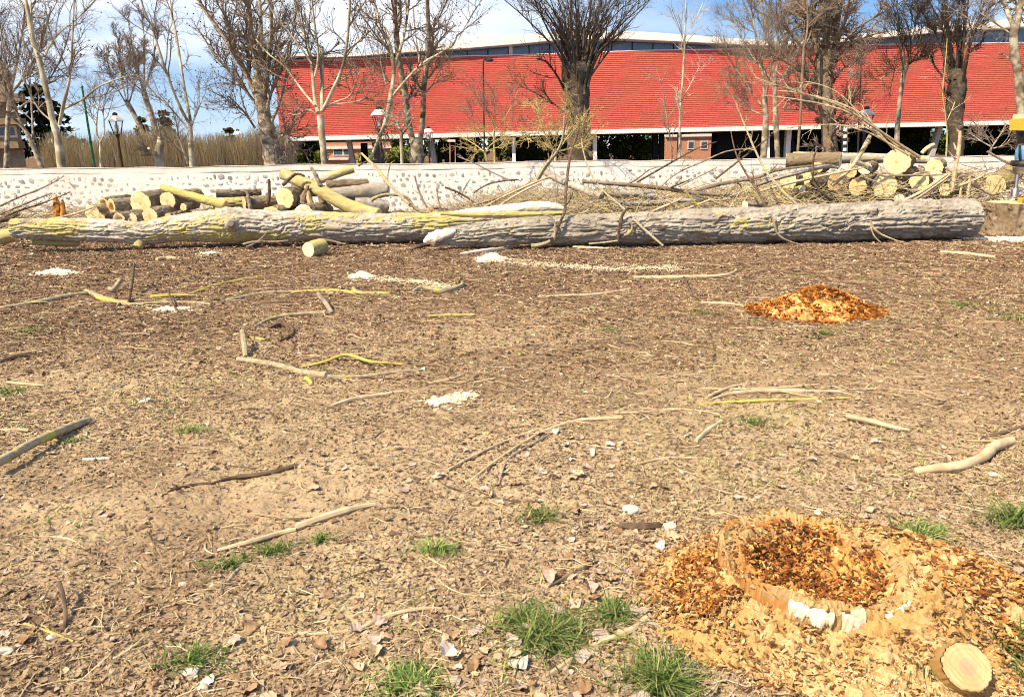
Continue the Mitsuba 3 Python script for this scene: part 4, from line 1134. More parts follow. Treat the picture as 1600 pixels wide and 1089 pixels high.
def wall_stone(x, z, a, b, rg):
    """an irregular rubble stone, half sizes a and b, bedded in the mortar"""
    m = int(rg.integers(6, 10))
    t = np.arange(m) * 2 * np.pi / m + rg.uniform(0, 1, m) * .5
    e = rg.uniform(0.82, 1.12, m) / np.maximum(np.abs(np.cos(t)), np.abs(np.sin(t))) ** 0.7
    X, Z = x + a * e * np.cos(t), z + b * e * np.sin(t)
    p = rg.uniform(0.002, 0.013)
    f0 = np.stack([X, 0 * X + WY + 0.04, Z], 1)
    f1 = np.stack([x + (X - x) * 0.88, 0 * X + WY - p + rg.uniform(-.002, .002, m), z + (Z - z) * 0.88], 1)
    o = np.array([[x, WY - p - 0.004, z]])
    k = np.arange(m)
    f = np.vstack([np.stack([k, (k + 1) % m, (k + 1) % m + m], 1), np.stack([k, (k + 1) % m + m, k + m], 1), np.stack([k + m, (k + 1) % m + m, k * 0 + 2 * m], 1)])
    return np.vstack([f0, f1, o]), f


rw = np.random.default_rng(5)
pts, z = [], 0.03
while z < WH - 0.24:
    rh = rw.uniform(0.085, 0.17)
    x = -15.8 + rw.uniform(0, .2)
    while x < 15.8:
        w = rw.uniform(0.06, 0.24)
        big = rw.random() < 0.76
        if big and z + rh < WH - 0.16:
            pts.append((x + w / 2, z + rh / 2 + 0.03 * math.sin(x * 1.7 + z * 9) + rw.uniform(-.03, .03), w * rw.uniform(.3, .42), rh * rw.uniform(.24, .46)))
        else:
            for _ in range(2):
                pts.append((x + rw.uniform(.1, .9) * w, min(z + rw.uniform(.2, .8) * rh, WH - .2), rw.uniform(.015, .03), rw.uniform(.012, .025)))
        x += w + rw.uniform(0.008, 0.05)
    z += rh + 0.012
pts.sort(key=lambda q: -q[2] * q[3])
SM = ['stone_light', 'stone_light', 'stone_pale', 'stone_grey', 'stone_brown', 'stone_light', 'stone_pale']
for i, q in enumerate(pts[:290]):
    S('stone', wall_stone(*q, rw), SM[i % 7], False, wl)
for j, m in enumerate(('stone_light', 'stone_grey', 'stone_pale')):
    k = S('small_stones', cat_meshes([wall_stone(*q, rw) for q in pts[290 + j::3]]), m, False, wl)
    tag(k, None, None, None, 'stuff')

# ------------------------------------------------------------------ the red hall
scene['slat_red'] = matte(lambda p, n, uv: mix((0.70, 0.165, 0.128), (0.63, 0.135, 0.105), fbm(p.x * 0.35, p.z * 3, 1.0)) * (0.9 + 0.2 * noise(p.x * 1.9, p.z * 11, 2.0)))
scene['backing'] = flat(0.33, 0.055, 0.042)
scene['concrete_white'] = matte(mottled((0.86, 0.85, 0.82), (0.79, 0.78, 0.75), 1.2))
scene['concrete_grey'] = matte(mottled((0.36, 0.34, 0.31), (0.46, 0.44, 0.40), 1.0))
scene['dark_glass'] = {'type': 'principled', 'base_color': {'type': 'rgb', 'value': [0.13, 0.22, 0.36]}, 'roughness': 0.25}
scene['dark_glass'] = two(scene['dark_glass'])
scene['dark_steel'] = flat(0.05, 0.052, 0.056)
HY = 60.0
hall = thing('sports_hall', 'long red slatted hall raised on columns with a wavy white roof', 'building')


def hz(px, py, D=HY):
    q = at(px, py, D)
    return q[0], q[2]


LED = [(428, 214), (1000, 201), (1600, 187.5), (1760, 184)]          # top of the white ledge
TOP = [(440, 96), (560, 92.5), (800, 87), (1000, 80), (1200, 77), (1350, 71), (1600, 67.5), (1760, 64)]
EAVE = [(440, 91), (480, 89), (520, 91), (565, 89), (640, 83), (720, 77.5), (800, 71), (870, 64.5), (960, 62), (1060, 66.5), (1150, 71), (1210, 73), (1290, 69.5), (1350, 62), (1450, 53.5), (1520, 48), (1600, 43), (1760, 34)]
RIDGE = [(440, 87), (520, 87), (580, 84), (640, 77), (720, 67), (800, 57), (900, 50), (1000, 51.5), (1100, 58.5), (1200, 65.5), (1270, 64), (1340, 55), (1400, 48), (1500, 38), (1600, 30), (1760, 18)]


def line(pts, D=HY):
    q = np.array([hz(x, y, D) for x, y in pts])
    return lambda x: np.interp(x, q[:, 0], q[:, 1])


fl, ft, fe, fr_ = line(LED), line(TOP), line(EAVE), line(RIDGE)
x0, x1 = hz(432, 150)[0], hz(1760, 150)[0]
X = np.linspace(x0, x1, 160)


def strip(lo, hi, y0, y1, X=X):
    """a wall strip between two height curves, y0 to y1 thick"""
    a = np.stack([X, 0 * X + y0, lo], 1); b = np.stack([X, 0 * X + y0, hi], 1)
    c = np.stack([X, 0 * X + y1, hi], 1); d = np.stack([X, 0 * X + y1, lo], 1)
    v = np.stack([a, b, c, d], 1)
    f = grid_faces(len(X), 4, True)
    e = len(X) * 4
    return v.reshape(-1, 3), np.vstack([f, [[0, 1, 2], [0, 2, 3], [e - 4, e - 2, e - 3], [e - 4, e - 1, e - 2]]])


S('facade_backing', strip(fl(X) - 0.02, ft(X) + 0.02, HY + 0.12, HY + 12), 'backing', False, hall)
NS = 40
seams = np.linspace(x0, x1, 2)
for i in range(NS):
    a, b = (i + 0.07) / NS, (i + 0.80) / NS
    S('slat', strip(fl(X) * (1 - a) + ft(X) * a, fl(X) * (1 - b) + ft(X) * b, HY - 0.04, HY + 0.06 + 0.002 * (i % 2)), 'slat_red', False, hall)
zb = lambda x: fl(x) - 0.34
S('ledge', strip(zb(X), fl(X) - 0.025, HY - 0.15, HY + 0.1), 'concrete_white', False, hall)
S('soffit', strip(zb(X) + 0.02, zb(X) + 0.12, HY + 0.102, HY + 12), 'concrete_grey', False, hall)
S('window_band', strip(ft(X) + 0.03, fe(X), HY + 0.9, HY + 1.0), 'dark_steel', False, hall)
for i, (a, b) in enumerate(zip(np.linspace(x0 + 0.4, x1, 42)[:-1], np.linspace(x0 + 0.4, x1, 42)[1:])):
    xx = np.linspace(a + 0.05, b - 0.05, 6)
    if (fe(xx) - ft(xx)).min() > 0.12:
        S('pane', strip(ft(xx) + 0.05, fe(xx) - 0.03, HY + 0.84, HY + 0.88, xx), 'dark_glass', False, hall)
for px in (549, 798, 1066, 1330, 1520):
    xx = np.array([hz(px - 3, 80)[0], hz(px + 3, 80)[0]])
    S('mullion', strip(ft(xx) + 0.04, fe(xx), HY + 0.7, HY + 0.82, xx), 'concrete_white', False, hall)
S('roof', strip(fe(X), fr_(X), HY - 0.5, HY + 14), 'concrete_white', False, hall)
S('top_rail', strip(ft(X) - 0.0, ft(X) + 0.05, HY - 0.06, HY + 0.9), 'concrete_white', False, hall)


def column(px0, py0, px1, py1, w, D, mat, deep=0.5, key='column'):
    a, b = at(px0, py0, D), at(px1, py1, D)
    b[2] = b[2]
    d = (b - a) / (b[2] - a[2]) if abs(b[2] - a[2]) > 0.01 else np.zeros(3)
    g = a + d * (-0.2 - a[2])
    hw = w / 2 * pxm(D)
    q = lambda c: np.array([[c[0] - hw, D, c[2]], [c[0] + hw, D, c[2]], [c[0] + hw, D + deep, c[2]], [c[0] - hw, D + deep, c[2]]])
    S(key, prism(q(a), q(g)), mat, False, hall)


for c in ((543, 214, 550, 250, 7, 61.0, 'concrete_grey'), (672, 212, 678, 248, 7, 61.0, 'concrete_grey'), (802, 208, 803, 247, 5.5, 60.6, 'concrete_white'), (930, 204, 930, 245, 5.5, 60.6, 'concrete_white'),
          (1063, 202, 1062, 243, 5, 60.6, 'concrete_grey'), (1200, 198, 1200, 242, 6, 60.6, 'concrete_white'), (1234, 197, 1231, 242, 7, 61.2, 'concrete_white'), (1473, 190, 1458, 240, 7, 60.8, 'concrete_grey'),
          (478, 222, 483, 252, 8, 67, 'concrete_grey'), (568, 224, 569, 250, 9, 68, 'dark_steel'), (588, 222, 592, 250, 14, 66, 'concrete_grey'), (688, 222, 687, 248, 7, 67, 'dark_steel'), (697, 222, 698, 248, 7, 67, 'dark_steel'),
          (707, 222, 707, 247, 6, 68, 'dark_steel'), (1024, 210, 1024, 244, 8, 66, 'dark_steel'), (1034, 210, 1034, 244, 7, 66, 'dark_steel'), (1322, 200, 1322, 241, 5, 62, 'concrete_white')):
    column(*c)
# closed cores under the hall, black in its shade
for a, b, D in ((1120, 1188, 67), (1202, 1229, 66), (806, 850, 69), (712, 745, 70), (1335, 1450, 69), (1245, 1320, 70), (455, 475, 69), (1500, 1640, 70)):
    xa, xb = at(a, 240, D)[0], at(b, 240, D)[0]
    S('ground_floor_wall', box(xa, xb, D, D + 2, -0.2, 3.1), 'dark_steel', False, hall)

# ------------------------------------------------------------------ far buildings
scene['brick_far'] = matte(lambda p, n, uv: mix((0.42, 0.20, 0.13), (0.50, 0.27, 0.18), noise(p.x * 9, p.z * 18, 1.0)))
scene['stone_far'] = matte(lambda p, n, uv: mix((0.36, 0.29, 0.20), (0.24, 0.18, 0.12), fbm(p.x * 1.6, p.z * 2.6, 3.0)) * (0.8 + 0.35 * noise(p.x * 6, p.z * 9, 2.0)))
scene['render_white'] = matte(mottled((0.72, 0.68, 0.62), (0.62, 0.58, 0.52), 0.8))
scene['glass_far'] = {'type': 'principled', 'base_color': {'type': 'rgb', 'value': [0.06, 0.09, 0.13]}, 'roughness': 0.1}


def far_building(label, pxa, pxb, pyt, D, wall, wins, depth=9, sill=True, roof='render_white'):
    k = thing('apartment_building', label, 'building')
    xa, xb, zt = at(pxa, 240, D)[0], at(pxb, 240, D)[0], at((pxa + pxb) / 2, pyt, D)[2]
    g = (D + depth) / D
    qd = lambda u, y, z0, z1: [[xa * u, y, z0], [xb * u, y, z0], [xb * u, y, z1], [xa * u, y, z1]]
    S('wall', prism(qd(1, D, -.3, zt), qd(g, D + depth, -.3, zt)), wall, False, k)
    S('roof', prism(qd(1, D - .3, zt + .004, zt + .35), qd(g, D + depth, zt + .004, zt + .35)), roof, False, k)
    for a, b, c, d in wins:
        wa, wb = at(a, 240, D)[0], at(b, 240, D)[0]
        z1, z0 = at(a, c, D)[2], at(a, d, D)[2]
        w = S('window', box(wa - .1, wb + .1, D - 0.10, D + 0.05, z0 - .12, z1 + .1), 'render_white', False, k)
        S('pane', box(wa, wb, D - 0.13, D - 0.104, z0, z1), 'glass_far', False, w)
    return k


k = far_building('brick building with white window bands seen beneath the red hall', 505, 612, 216, 95, 'brick_far', ((522, 535, 234, 242), (538, 549, 234, 242), (575, 583, 236, 243)))
for a, b, c, d in ((505, 612, 229, 232), (505, 545, 247, 250)):
    q0, q1 = at(a, c, 94.9), at(b, d, 94.9)
    S('white_band', box(q0[0], q1[0], 94.7, 94.998, q1[2], q0[2]), 'render_white', False, k)
far_building('pinkish building seen through the gap beneath the middle of the hall', 1038, 1126, 214, 100, 'brick_far', ((1075, 1083, 222, 232), (1095, 1104, 222, 232)))
far_building('low brick building under the hall left of the yellow shrub', 700, 745, 222, 100, 'brick_far', ((716, 722, 230, 238),))
k = far_building('tan stone building with dark balconies at the left edge', -140, 38, 118, 44, 'stone_far', ((-40, -20, 150, 172), (2, 14, 148, 160), (5, 30, 200, 212)), 10, roof='stone_far')
for a, b, c, d in ((-140, 41, 150, 160), (-140, 42, 188, 195), (-140, 40, 224, 232)):
    q0, q1 = at(a, c, 44), at(b, d, 44)
    S('balcony', box(q0[0], q1[0], 43.4, 43.998, q1[2], q0[2]), 'bark_brown', False, k)

# ------------------------------------------------------------------ hedges and conifers
rt_ = np.random.default_rng(77)


def stems(key, parent, xa, xb, D, deep, zt, n, mat, lean=0.12, w=0.012):
    x, y = rt_.uniform(xa, xb, n), D + rt_.uniform(0, deep, n)
    L = (zt(x) if callable(zt) else zt) * rt_.uniform(0.6, 1.05, n)
    t = np.linspace(0, 1, 5)
    dx, dy = rt_.normal(0, lean, n), rt_.normal(0, lean, n)
    cx, cy = rt_.normal(0, lean * .5, n), rt_.normal(0, lean * .5, n)
    P = np.stack([x[:, None] + (dx[:, None] * t + cx[:, None] * np.sin(t * 3)) * L[:, None], y[:, None] + (dy[:, None] * t + cy[:, None] * np.sin(t * 3)) * L[:, None], L[:, None] * t - .05], -1)
    return S(key, tubes(P, np.repeat((w * np.linspace(1, .3, 5))[None], n, 0) * rt_.uniform(.6, 1.3, (n, 1))), mat, False, parent)


hd = thing('dry_hedge', 'long leafless straw coloured hedge beyond the wall at the left', 'hedge')
zt = lambda x: 2.8 + 0.25 * np.sin(x * 0.9) + 0.15 * np.sin(x * 2.3)
a, b = at(60, 230, 42)[0], at(440, 230, 42)[0]
for m, n in (('twig_straw', 5200), ('twig_brown', 1000), ('twig_pale', 4200)):
    kk = stems('stems', hd, a, b, 42, 2.0, zt, n, m, 0.10, 0.017)
    tag(kk, None, None, None, 'stuff')
scene['needles'] = matte(mottled((0.045, 0.062, 0.028), (0.075, 0.085, 0.035), 2.0))
scene['needles_olive'] = matte(mottled((0.10, 0.09, 0.03), (0.16, 0.13, 0.045), 2.0))
scene['leaves_dark'] = matte(mottled((0.035, 0.055, 0.02), (0.07, 0.09, 0.03), 1.6))
scene['leaves_light'] = matte(mottled((0.20, 0.26, 0.05), (0.30, 0.33, 0.09), 1.8))


def sprays(P, size, mat, key, parent, flatz=0.6):
    n = len(P)
    tri = [(np.array([[0, 0, 0], [1, .18, .1], [.9, -.2, -.05], [.5, .45, .1], [.45, -.4, 0]]), np.array([[0, 1, 2], [0, 3, 1], [0, 2, 4]]))]
    s = size * rt_.uniform(.5, 1.3, n)
    R = rotations(rt_.uniform(0, 6.28, n), rt_.normal(0, flatz, n), rt_.uniform(0, 6.28, n))
    m, _ = scatter(tri, P, R, np.stack([s, s, s], 1), None, rt_)
    return tag(S(key, m, mat, False, parent), None, None, None, 'stuff')


def conifer(px, pyt, D, wpx, label, mat='needles', tiers=12, n=5200, base=0.8):
    k = thing('conifer', label, 'tree')
    q, zt = at(px, 240, D), at(px, pyt, D)[2]
    S('trunk', tube_mesh([[q[0], D, -0.1], [q[0], D, zt]], [0.2, 0.03], 8, 0.5), 'bark_dark', 40, k)
    rmax = wpx / 2 * pxm(D)
    P = []
    for i in range(tiers):
        z = base + (zt - base) * (i + rt_.uniform(0, .5)) / tiers
        rad = rmax * (1 - (z - base) / (zt - base)) ** 0.8 + 0.1
        for j in range(7):
            a = rt_.uniform(0, 6.28)
            L = rad * rt_.uniform(.55, 1.1)
            m = int(n / tiers / 7)
            t = rt_.random(m) ** .7
            P.append(np.stack([q[0] + np.cos(a) * L * t + rt_.normal(0, .09, m), D + np.sin(a) * L * t + rt_.normal(0, .09, m), z - 0.18 * L * t + 0.1 * t ** 2 * L + rt_.normal(0, .05, m)], 1))
    sprays(np.vstack(P), 0.26, mat, 'crown', k)


conifer(72, 128, 52, 150, 'tall dark cedar with level branches behind the hedge at the left', 'needles', 11, 6500, 1.8)
conifer(186, 206, 62, 44, 'small dark conifer behind the tallest street lamp', 'needles', 8, 2600)
conifer(226, 183, 60, 34, 'narrow olive conifer left of the pair at the hedge', 'needles_olive', 10, 2600)
conifer(264, 172, 60, 44, 'taller olive conifer behind the dry hedge', 'needles_olive', 11, 3200)
conifer(362, 200, 62, 30, 'low olive conifer at the right end of the dry hedge', 'needles_olive', 7, 1800)


def bush(px0, px1, pyt, D, mat, label, n=3500, deep=2.0, size=0.2):
    a, b, z = at(px0, 240, D)[0], at(px1, 240, D)[0], at((px0 + px1) / 2, pyt, D)[2]
    k = thing('evergreen_bush', label, 'bush')
    m = max(3, int((b - a) / 1.2))
    P = []
    for i in range(m * 3):
        c = np.array([rt_.uniform(a, b), D + rt_.uniform(0, deep), rt_.uniform(0.2, 0.85) * z])
        d = rt_.normal(0, 1, (n // (m * 3), 3)); d /= np.linalg.norm(d, axis=1, keepdims=True)
        P.append(c + d * rt_.uniform(.5, 1.0, (len(d), 1)) * [0.9, 0.8, 0.45 * z / 1.6])
    P = np.vstack(P); P[:, 2] = np.abs(P[:, 2])
    sprays(P, size, mat, 'foliage', k, 1.2)
    for j in range(3):
        x = a + (b - a) * (j + .5) / 3
        S('stem', tube_mesh([[x, D + deep / 2, -.1], [x + .2, D + deep / 2, z * .7]], [.06, .02], 6, .3), 'bark_dark', 40, k)


bush(432, 482, 220, 64, 'leaves_dark', 'dark evergreen bush under the left end of the hall', 4200)
bush(484, 500, 236, 74, 'leaves_light', 'bright green bush just left of the lopped plane tree under the hall', 1500)
bush(560, 590, 234, 78, 'leaves_light', 'light green bush under the hall near the left lamp', 1800)
bush(603, 635, 232, 78, 'leaves_light', 'light green bush behind the small tree under the hall', 2000)
bush(812, 866, 206, 64, 'leaves_dark', 'dark evergreen bush left of the pollard under the hall', 4500)
bush(935, 1004, 206, 65, 'leaves_dark', 'dark evergreen bush right of the pollard under the hall', 5200)
bush(1005, 1018, 220, 70, 'leaves_light', 'narrow pale green bush beside two dark columns', 1500)
bush(1255, 1330, 200, 66, 'leaves_dark', 'dark shrubbery behind the ivy tree', 4500)
bush(1400, 1455, 206, 66, 'leaves_dark', 'dark shrubbery left of the slanting column', 4000)
bush(1500, 1600, 202, 66, 'leaves_dark', 'dark shrubbery at the right end under the hall', 6000)

for i in range(13):
    bush(420 + i * 92, 520 + i * 92, 203, 120, 'leaves_dark', 'dark distant tree mass seen through the gap under the hall', 2600, 3.0, 0.5)
    labels[list(labels)[-1].split('__')[0]]['group'] = 'distant trees behind the hall'
# ------------------------------------------------------------------ bare trees
def grow(P, R, K, length, ang, trop, t0=0.25, t1=1.0, ratio=0.55, wig=0.18, n=5, rmin=0.0):
    """K side shoots on every curve: P (N, m, 3), R (N, m)"""
    N, m = P.shape[:2]
    t = rt_.uniform(t0, t1, (N, K)) * (m - 1)
    i = np.minimum(t.astype(int), m - 2)
    u = (t - i)[..., None]
    ar = np.arange(N)[:, None]
    p0 = P[ar, i] * (1 - u) + P[ar, i + 1] * u
    r0 = R[ar, i] * (1 - u[..., 0]) + R[ar, i + 1] * u[..., 0]
    d = P[ar, i + 1] - P[ar, i]
    d /= np.linalg.norm(d, axis=-1, keepdims=True) + 1e-9
    w = rt_.normal(0, 1, d.shape); w -= (w * d).sum(-1, keepdims=True) * d
    w /= np.linalg.norm(w, axis=-1, keepdims=True)
    a = rt_.normal(ang, ang * 0.3, (N, K))[..., None]
    d = np.cos(a) * d + np.sin(a) * w
    L = length * rt_.uniform(0.45, 1.15, (N, K)) * (1.15 - 0.5 * t / (m - 1))
    q, d, p0 = [], d.reshape(-1, 3), p0.reshape(-1, 3)
    L, r0 = L.reshape(-1), np.maximum(r0.reshape(-1) * ratio, rmin)
    p = p0
    q.append(p)
    for j in range(n - 1):
        d = d + rt_.normal(0, wig, d.shape) + [0, 0, trop / n]
        d /= np.linalg.norm(d, axis=-1, keepdims=True)
        p = p + d * (L / (n - 1))[:, None]
        q.append(p)
    return np.stack(q, 1), r0[:, None] * np.linspace(1, 0.4, n)[None]


def limb_curve(pts, D, drift, n=9):
    P, R = px_path(pts, [D + drift * (i / (len(pts) - 1)) ** 1.0 for i in range(len(pts))])
    P, R, _ = resample(P, R, 0.05)
    j = np.linspace(0, len(P) - 1, n)
    f = lambda A: np.interp(j, np.arange(len(P)), A)
    return np.stack([f(P[:, c]) for c in range(3)], 1), f(R)


def tree(name, label, D, trunk, limbs, bark, twig, spec, rmin=0.0048, bump=0.25, cat='tree', balls=0, extra_from_trunk=False, around=0.0):
    """trunk, limbs: pixel polylines with widths; spec: rows of shoots (K, length, angle, upturn, first t)"""
    k = thing(name, label, cat)
    P, R = px_path(trunk, D)
    R = R * 0.82
    base = P[0].copy()
    d = (P[0] - P[1]) / max(P[1][2] - P[0][2], 0.05)
    foot = np.array([base[0] + d[0] * (base[2] + .1), D, -0.1])
    P, R = np.vstack([foot, P]), np.r_[R[0] * 1.12, R]
    S('trunk', tube_mesh(P, R, 14, 0.12, True, bump, 0.22, int(trunk[0][0])), bark, 50, k)
    curves, radii = [], []
    for j, lb in enumerate(limbs):
        drift = rt_.uniform(-1.6, 1.6)
        D0 = D - around * rt_.uniform(-.6, 1)
        P_, R_ = px_path(lb, [D0 + drift * i / (len(lb) - 1) for i in range(len(lb))])
        R_ = R_ * 0.74
        S('limb', tube_mesh(P_, R_, 9, 0.12, True, bump * .8, 0.15, j), bark, 50, k)
        c, r = limb_curve(lb, D0, drift)
        curves.append(c); radii.append(r)
    if extra_from_trunk or not limbs:
        c, r = limb_curve(trunk, D, 0)
        curves.append(c); radii.append(r)
    G = (np.stack(curves), np.stack(radii))
    ms, tips = [], None
    for lev, (K, L, ang, trop, t0) in enumerate(spec):
        G = grow(G[0], G[1], K, L, ang, trop, t0, rmin=rmin, ratio=0.5 if lev == 0 else 0.7)
        G = (G[0], np.minimum(G[1], 0.045 / (1 + lev)))
        ms.append(tubes(G[0], np.maximum(G[1], rmin * 0.55), 3))
    m = S('crown', cat_meshes(ms), twig, False, k)
    tag(m, None, None, None, 'stuff')
    if balls:
        tp = G[0][:, -1][rt_.integers(len(G[0]), size=balls)]
        o = trimesh.creation.icosahedron()
        me, _ = scatter([(np.array(o.vertices), np.array(o.faces))], tp, rotations(*[np.zeros(balls)] * 3), np.repeat(rt_.uniform(.012, .028, (balls, 1)), 3, 1), None, rt_)
        tag(S('seed_balls', me, 'twig_dark', False, k), None, None, None, 'stuff')
    return k


PL = [(7, 1.6, .75, .5, .25), (6, .75, .7, .3, .2), (4, .36, .7, .1, .2)]
FAN = [(10, 1.3, .5, .6, .15), (8, .6, .6, .4, .2), (5, .28, .65, .2, .2)]
tree('plane_tree', 'pale barked plane tree leaning left, foremost at the far left', 25,
     [(96, 258, 15), (90, 215, 13), (84, 195, 11), (72, 140, 10), (60, 90, 9), (50, 55, 9), (44, 20, 7), (36, -15, 6)],
     [[(93, 195, 7), (100, 160, 7), (108, 128, 5), (112, 80, 4), (116, -10, 3)], [(100, 170, 5), (130, 155, 3.5), (160, 133, 3), (215, 117, 2)], [(70, 88, 4), (90, 55, 3), (120, 30, 3), (150, 0, 2)], [(50, 45, 5), (48, 10, 4), (46, -15, 3)],
      [(82, 190, 4), (60, 170, 3), (40, 130, 2.5), (20, 100, 2)]], 'bark_plane', 'twig_brown', PL, balls=200)
tree('bare_tree', 'dark leafless tree leaning left at the left edge', 27, [(62, 255, 9), (52, 230, 8), (40, 205, 7), (22, 188, 5)], [[(40, 205, 5), (25, 170, 4), (12, 110, 3), (0, 40, 2.5)], [(52, 228, 5), (50, 180, 4), (46, 120, 3), (30, 40, 2)], [(25, 188, 4), (5, 170, 3), (-20, 130, 2)],
      [(46, 120, 3), (60, 80, 2.5), (70, 30, 2)]], 'bark_mid', 'twig_brown', FAN)
tree('bare_tree', 'tangled brown tree filling the top left corner', 33, [(10, 255, 9), (12, 200, 8), (14, 150, 7)], [[(14, 150, 6), (30, 80, 4), (40, 0, 3)], [(14, 160, 6), (0, 90, 4), (-10, 0, 3)], [(14, 150, 5), (55, 90, 4), (80, 10, 3)], [(12, 180, 5), (80, 120, 3), (110, 40, 2.5)]], 'bark_mid', 'twig_brown',
     [(12, 1.6, .6, .4, .2), (8, .8, .7, .3, .2), (6, .4, .7, .2, .2)])
tree('plane_tree', 'slim pale plane tree forking low, left of the dense old tree', 25,
     [(300, 256, 9), (298, 225, 9), (297, 195, 9)], [[(297, 195, 6), (285, 175, 6), (270, 140, 5), (252, 90, 5), (240, 50, 4), (222, 5, 3.5), (218, -15, 3)], [(299, 195, 6), (292, 160, 6), (286, 125, 5), (276, 60, 5), (268, 20, 4), (263, -15, 3.5)],
      [(296, 205, 4), (280, 185, 3.5), (262, 165, 3), (240, 145, 2.5), (225, 125, 2)], [(302, 190, 3), (310, 170, 2.5), (318, 150, 2)], [(293, 256, 4), (288, 240, 4), (282, 222, 3), (270, 205, 2.5)]], 'bark_plane', 'twig_brown', PL, balls=120)
tree('pollard_tree', 'leaning grey pollard behind the hedge, left one of two', 47, [(228, 220, 8), (215, 190, 8), (203, 168, 9), (198, 160, 9)], [[(198, 160, 3), (190, 120, 2.5), (185, 60, 2)], [(200, 160, 3), (200, 110, 2.5), (206, 60, 2)], [(196, 160, 3), (180, 130, 2), (165, 90, 1.5)], [(202, 160, 3), (212, 120, 2), (216, 80, 1.6)]], 'bark_mid', 'twig_brown', FAN[:2] + [(4, .4, .6, .2, .2)], rmin=.012)
tree('pollard_tree', 'leaning grey pollard behind the hedge, right one of two', 47, [(246, 215, 10), (238, 185, 10), (228, 155, 10), (223, 140, 9)], [[(223, 140, 4), (210, 90, 3), (200, 30, 2)], [(224, 138, 4), (226, 80, 3), (220, 20, 2)], [(226, 140, 4), (238, 100, 3), (246, 50, 2)], [(222, 142, 3), (195, 120, 2.5), (165, 95, 2)]], 'bark_mid', 'twig_brown', FAN[:2] + [(4, .4, .6, .2, .2)], rmin=.012)
tree('pollard_tree', 'stubby pale pollard trunk with two knobs rising from the hedge', 31, [(249, 258, 16), (249, 235, 15), (251, 222, 12), (250, 214, 8)], [[(246, 240, 8), (238, 240, 7), (232, 232, 6)], [(251, 218, 5), (250, 205, 3), (246, 190, 2)]], 'bark_plane', 'twig_brown', [(4, .8, .6, .5, .3), (4, .5, .6, .3, .2)])
tree('bare_tree', 'little forked tree between the green pole and the tall lamp', 29, [(158, 258, 5), (157, 235, 5), (157, 222, 4)], [[(157, 222, 3), (151, 205, 3), (152, 180, 2.5), (156, 150, 2), (154, 115, 1.6)], [(157, 222, 3), (163, 208, 3), (162, 185, 2.5), (157, 165, 2)], [(152, 200, 2), (143, 180, 1.6), (140, 165, 1.4)]], 'bark_plane', 'twig_brown', PL)
tree('old_tree', 'dense many stemmed old tree with a thick leaning trunk left of the hall', 26,
     [(430, 258, 40), (424, 235, 33), (418, 205, 28), (410, 165, 24), (402, 120, 20)],
     [[(405, 140, 14), (398, 90, 11), (392, 40, 9), (388, -15, 8)], [(412, 160, 11), (420, 90, 9), (424, 30, 7), (420, -15, 6)], [(408, 170, 10), (380, 110, 8), (350, 60, 6), (315, 10, 5), (300, -15, 4)], [(404, 150, 9), (370, 80, 7), (350, 20, 5), (340, -15, 4)],
      [(410, 175, 8), (390, 150, 6), (365, 120, 5), (335, 85, 4), (310, 45, 3)], [(420, 200, 7), (440, 150, 5), (452, 90, 4), (460, 30, 3)], [(405, 130, 8), (408, 60, 7), (404, -15, 6)], [(415, 190, 7), (425, 140, 6), (440, 100, 4), (455, 60, 3)],
      [(398, 200, 5), (385, 180, 4), (372, 165, 3), (355, 150, 2.5)], [(436, 215, 6), (446, 212, 5), (452, 222, 4)]], 'bark_mid', 'twig_brown', [(11, 1.5, .6, .45, .15), (8, .75, .65, .3, .15), (4, .34, .7, .2, .2)], balls=900)
tree('plane_tree', 'lopped plane tree with five pale limbs before the left of the hall', 24,
     [(507, 256, 13), (505, 230, 13), (502, 205, 13), (501, 180, 13)],
     [[(503, 175, 8), (503, 140, 8), (503, 110, 8), (503, 74, 8)], [(505, 172, 8), (518, 145, 7), (530, 120, 7), (538, 95, 6), (543, 60, 6), (546, 20, 5), (548, -15, 4)], [(497, 176, 9), (491, 150, 7), (487, 100, 7), (478, 65, 6), (468, 30, 5), (458, -15, 5)],
      [(492, 120, 5), (497, 80, 5), (492, 40, 4), (488, 10, 3), (490, -15, 3)], [(492, 165, 5), (475, 145, 5), (460, 125, 4), (445, 105, 4), (420, 85, 3), (400, 62, 3)], [(503, 172, 5), (525, 160, 4), (545, 152, 4), (556, 130, 3), (562, 112, 2.5)],
      [(505, 168, 4), (530, 163, 3), (555, 160, 3), (575, 150, 2)], [(487, 100, 4), (470, 75, 4), (450, 50, 3), (430, 25, 3), (415, 0, 2)], [(493, 178, 4), (478, 172, 4), (465, 180, 3), (450, 178, 2.5)], [(540, 90, 4), (565, 60, 3), (590, 40, 2)]], 'bark_plane', 'twig_brown', PL, balls=300)
tree('plane_tree', 'forward plane tree with crossing limbs left of the double trunk', 25.5,
     [(596, 205, 5), (604, 185, 8), (609, 160, 9), (612, 140, 9)], [[(612, 142, 8), (615, 110, 8), (611, 80, 8), (603, 55, 7), (592, 30, 6), (582, -15, 5)], [(612, 140, 6), (618, 100, 6), (626, 75, 6), (634, 40, 5), (640, -15, 5)], [(614, 150, 6), (635, 125, 5), (660, 100, 5), (690, 82, 4), (708, 70, 4), (714, 55, 3)],
      [(606, 180, 4), (600, 195, 4), (598, 205, 4)], [(603, 132, 4), (598, 110, 3), (594, 95, 2)], [(716, 62, 2), (740, 20, 2), (760, -10, 1.6)]], 'bark_plane', 'twig_brown', PL, balls=150)
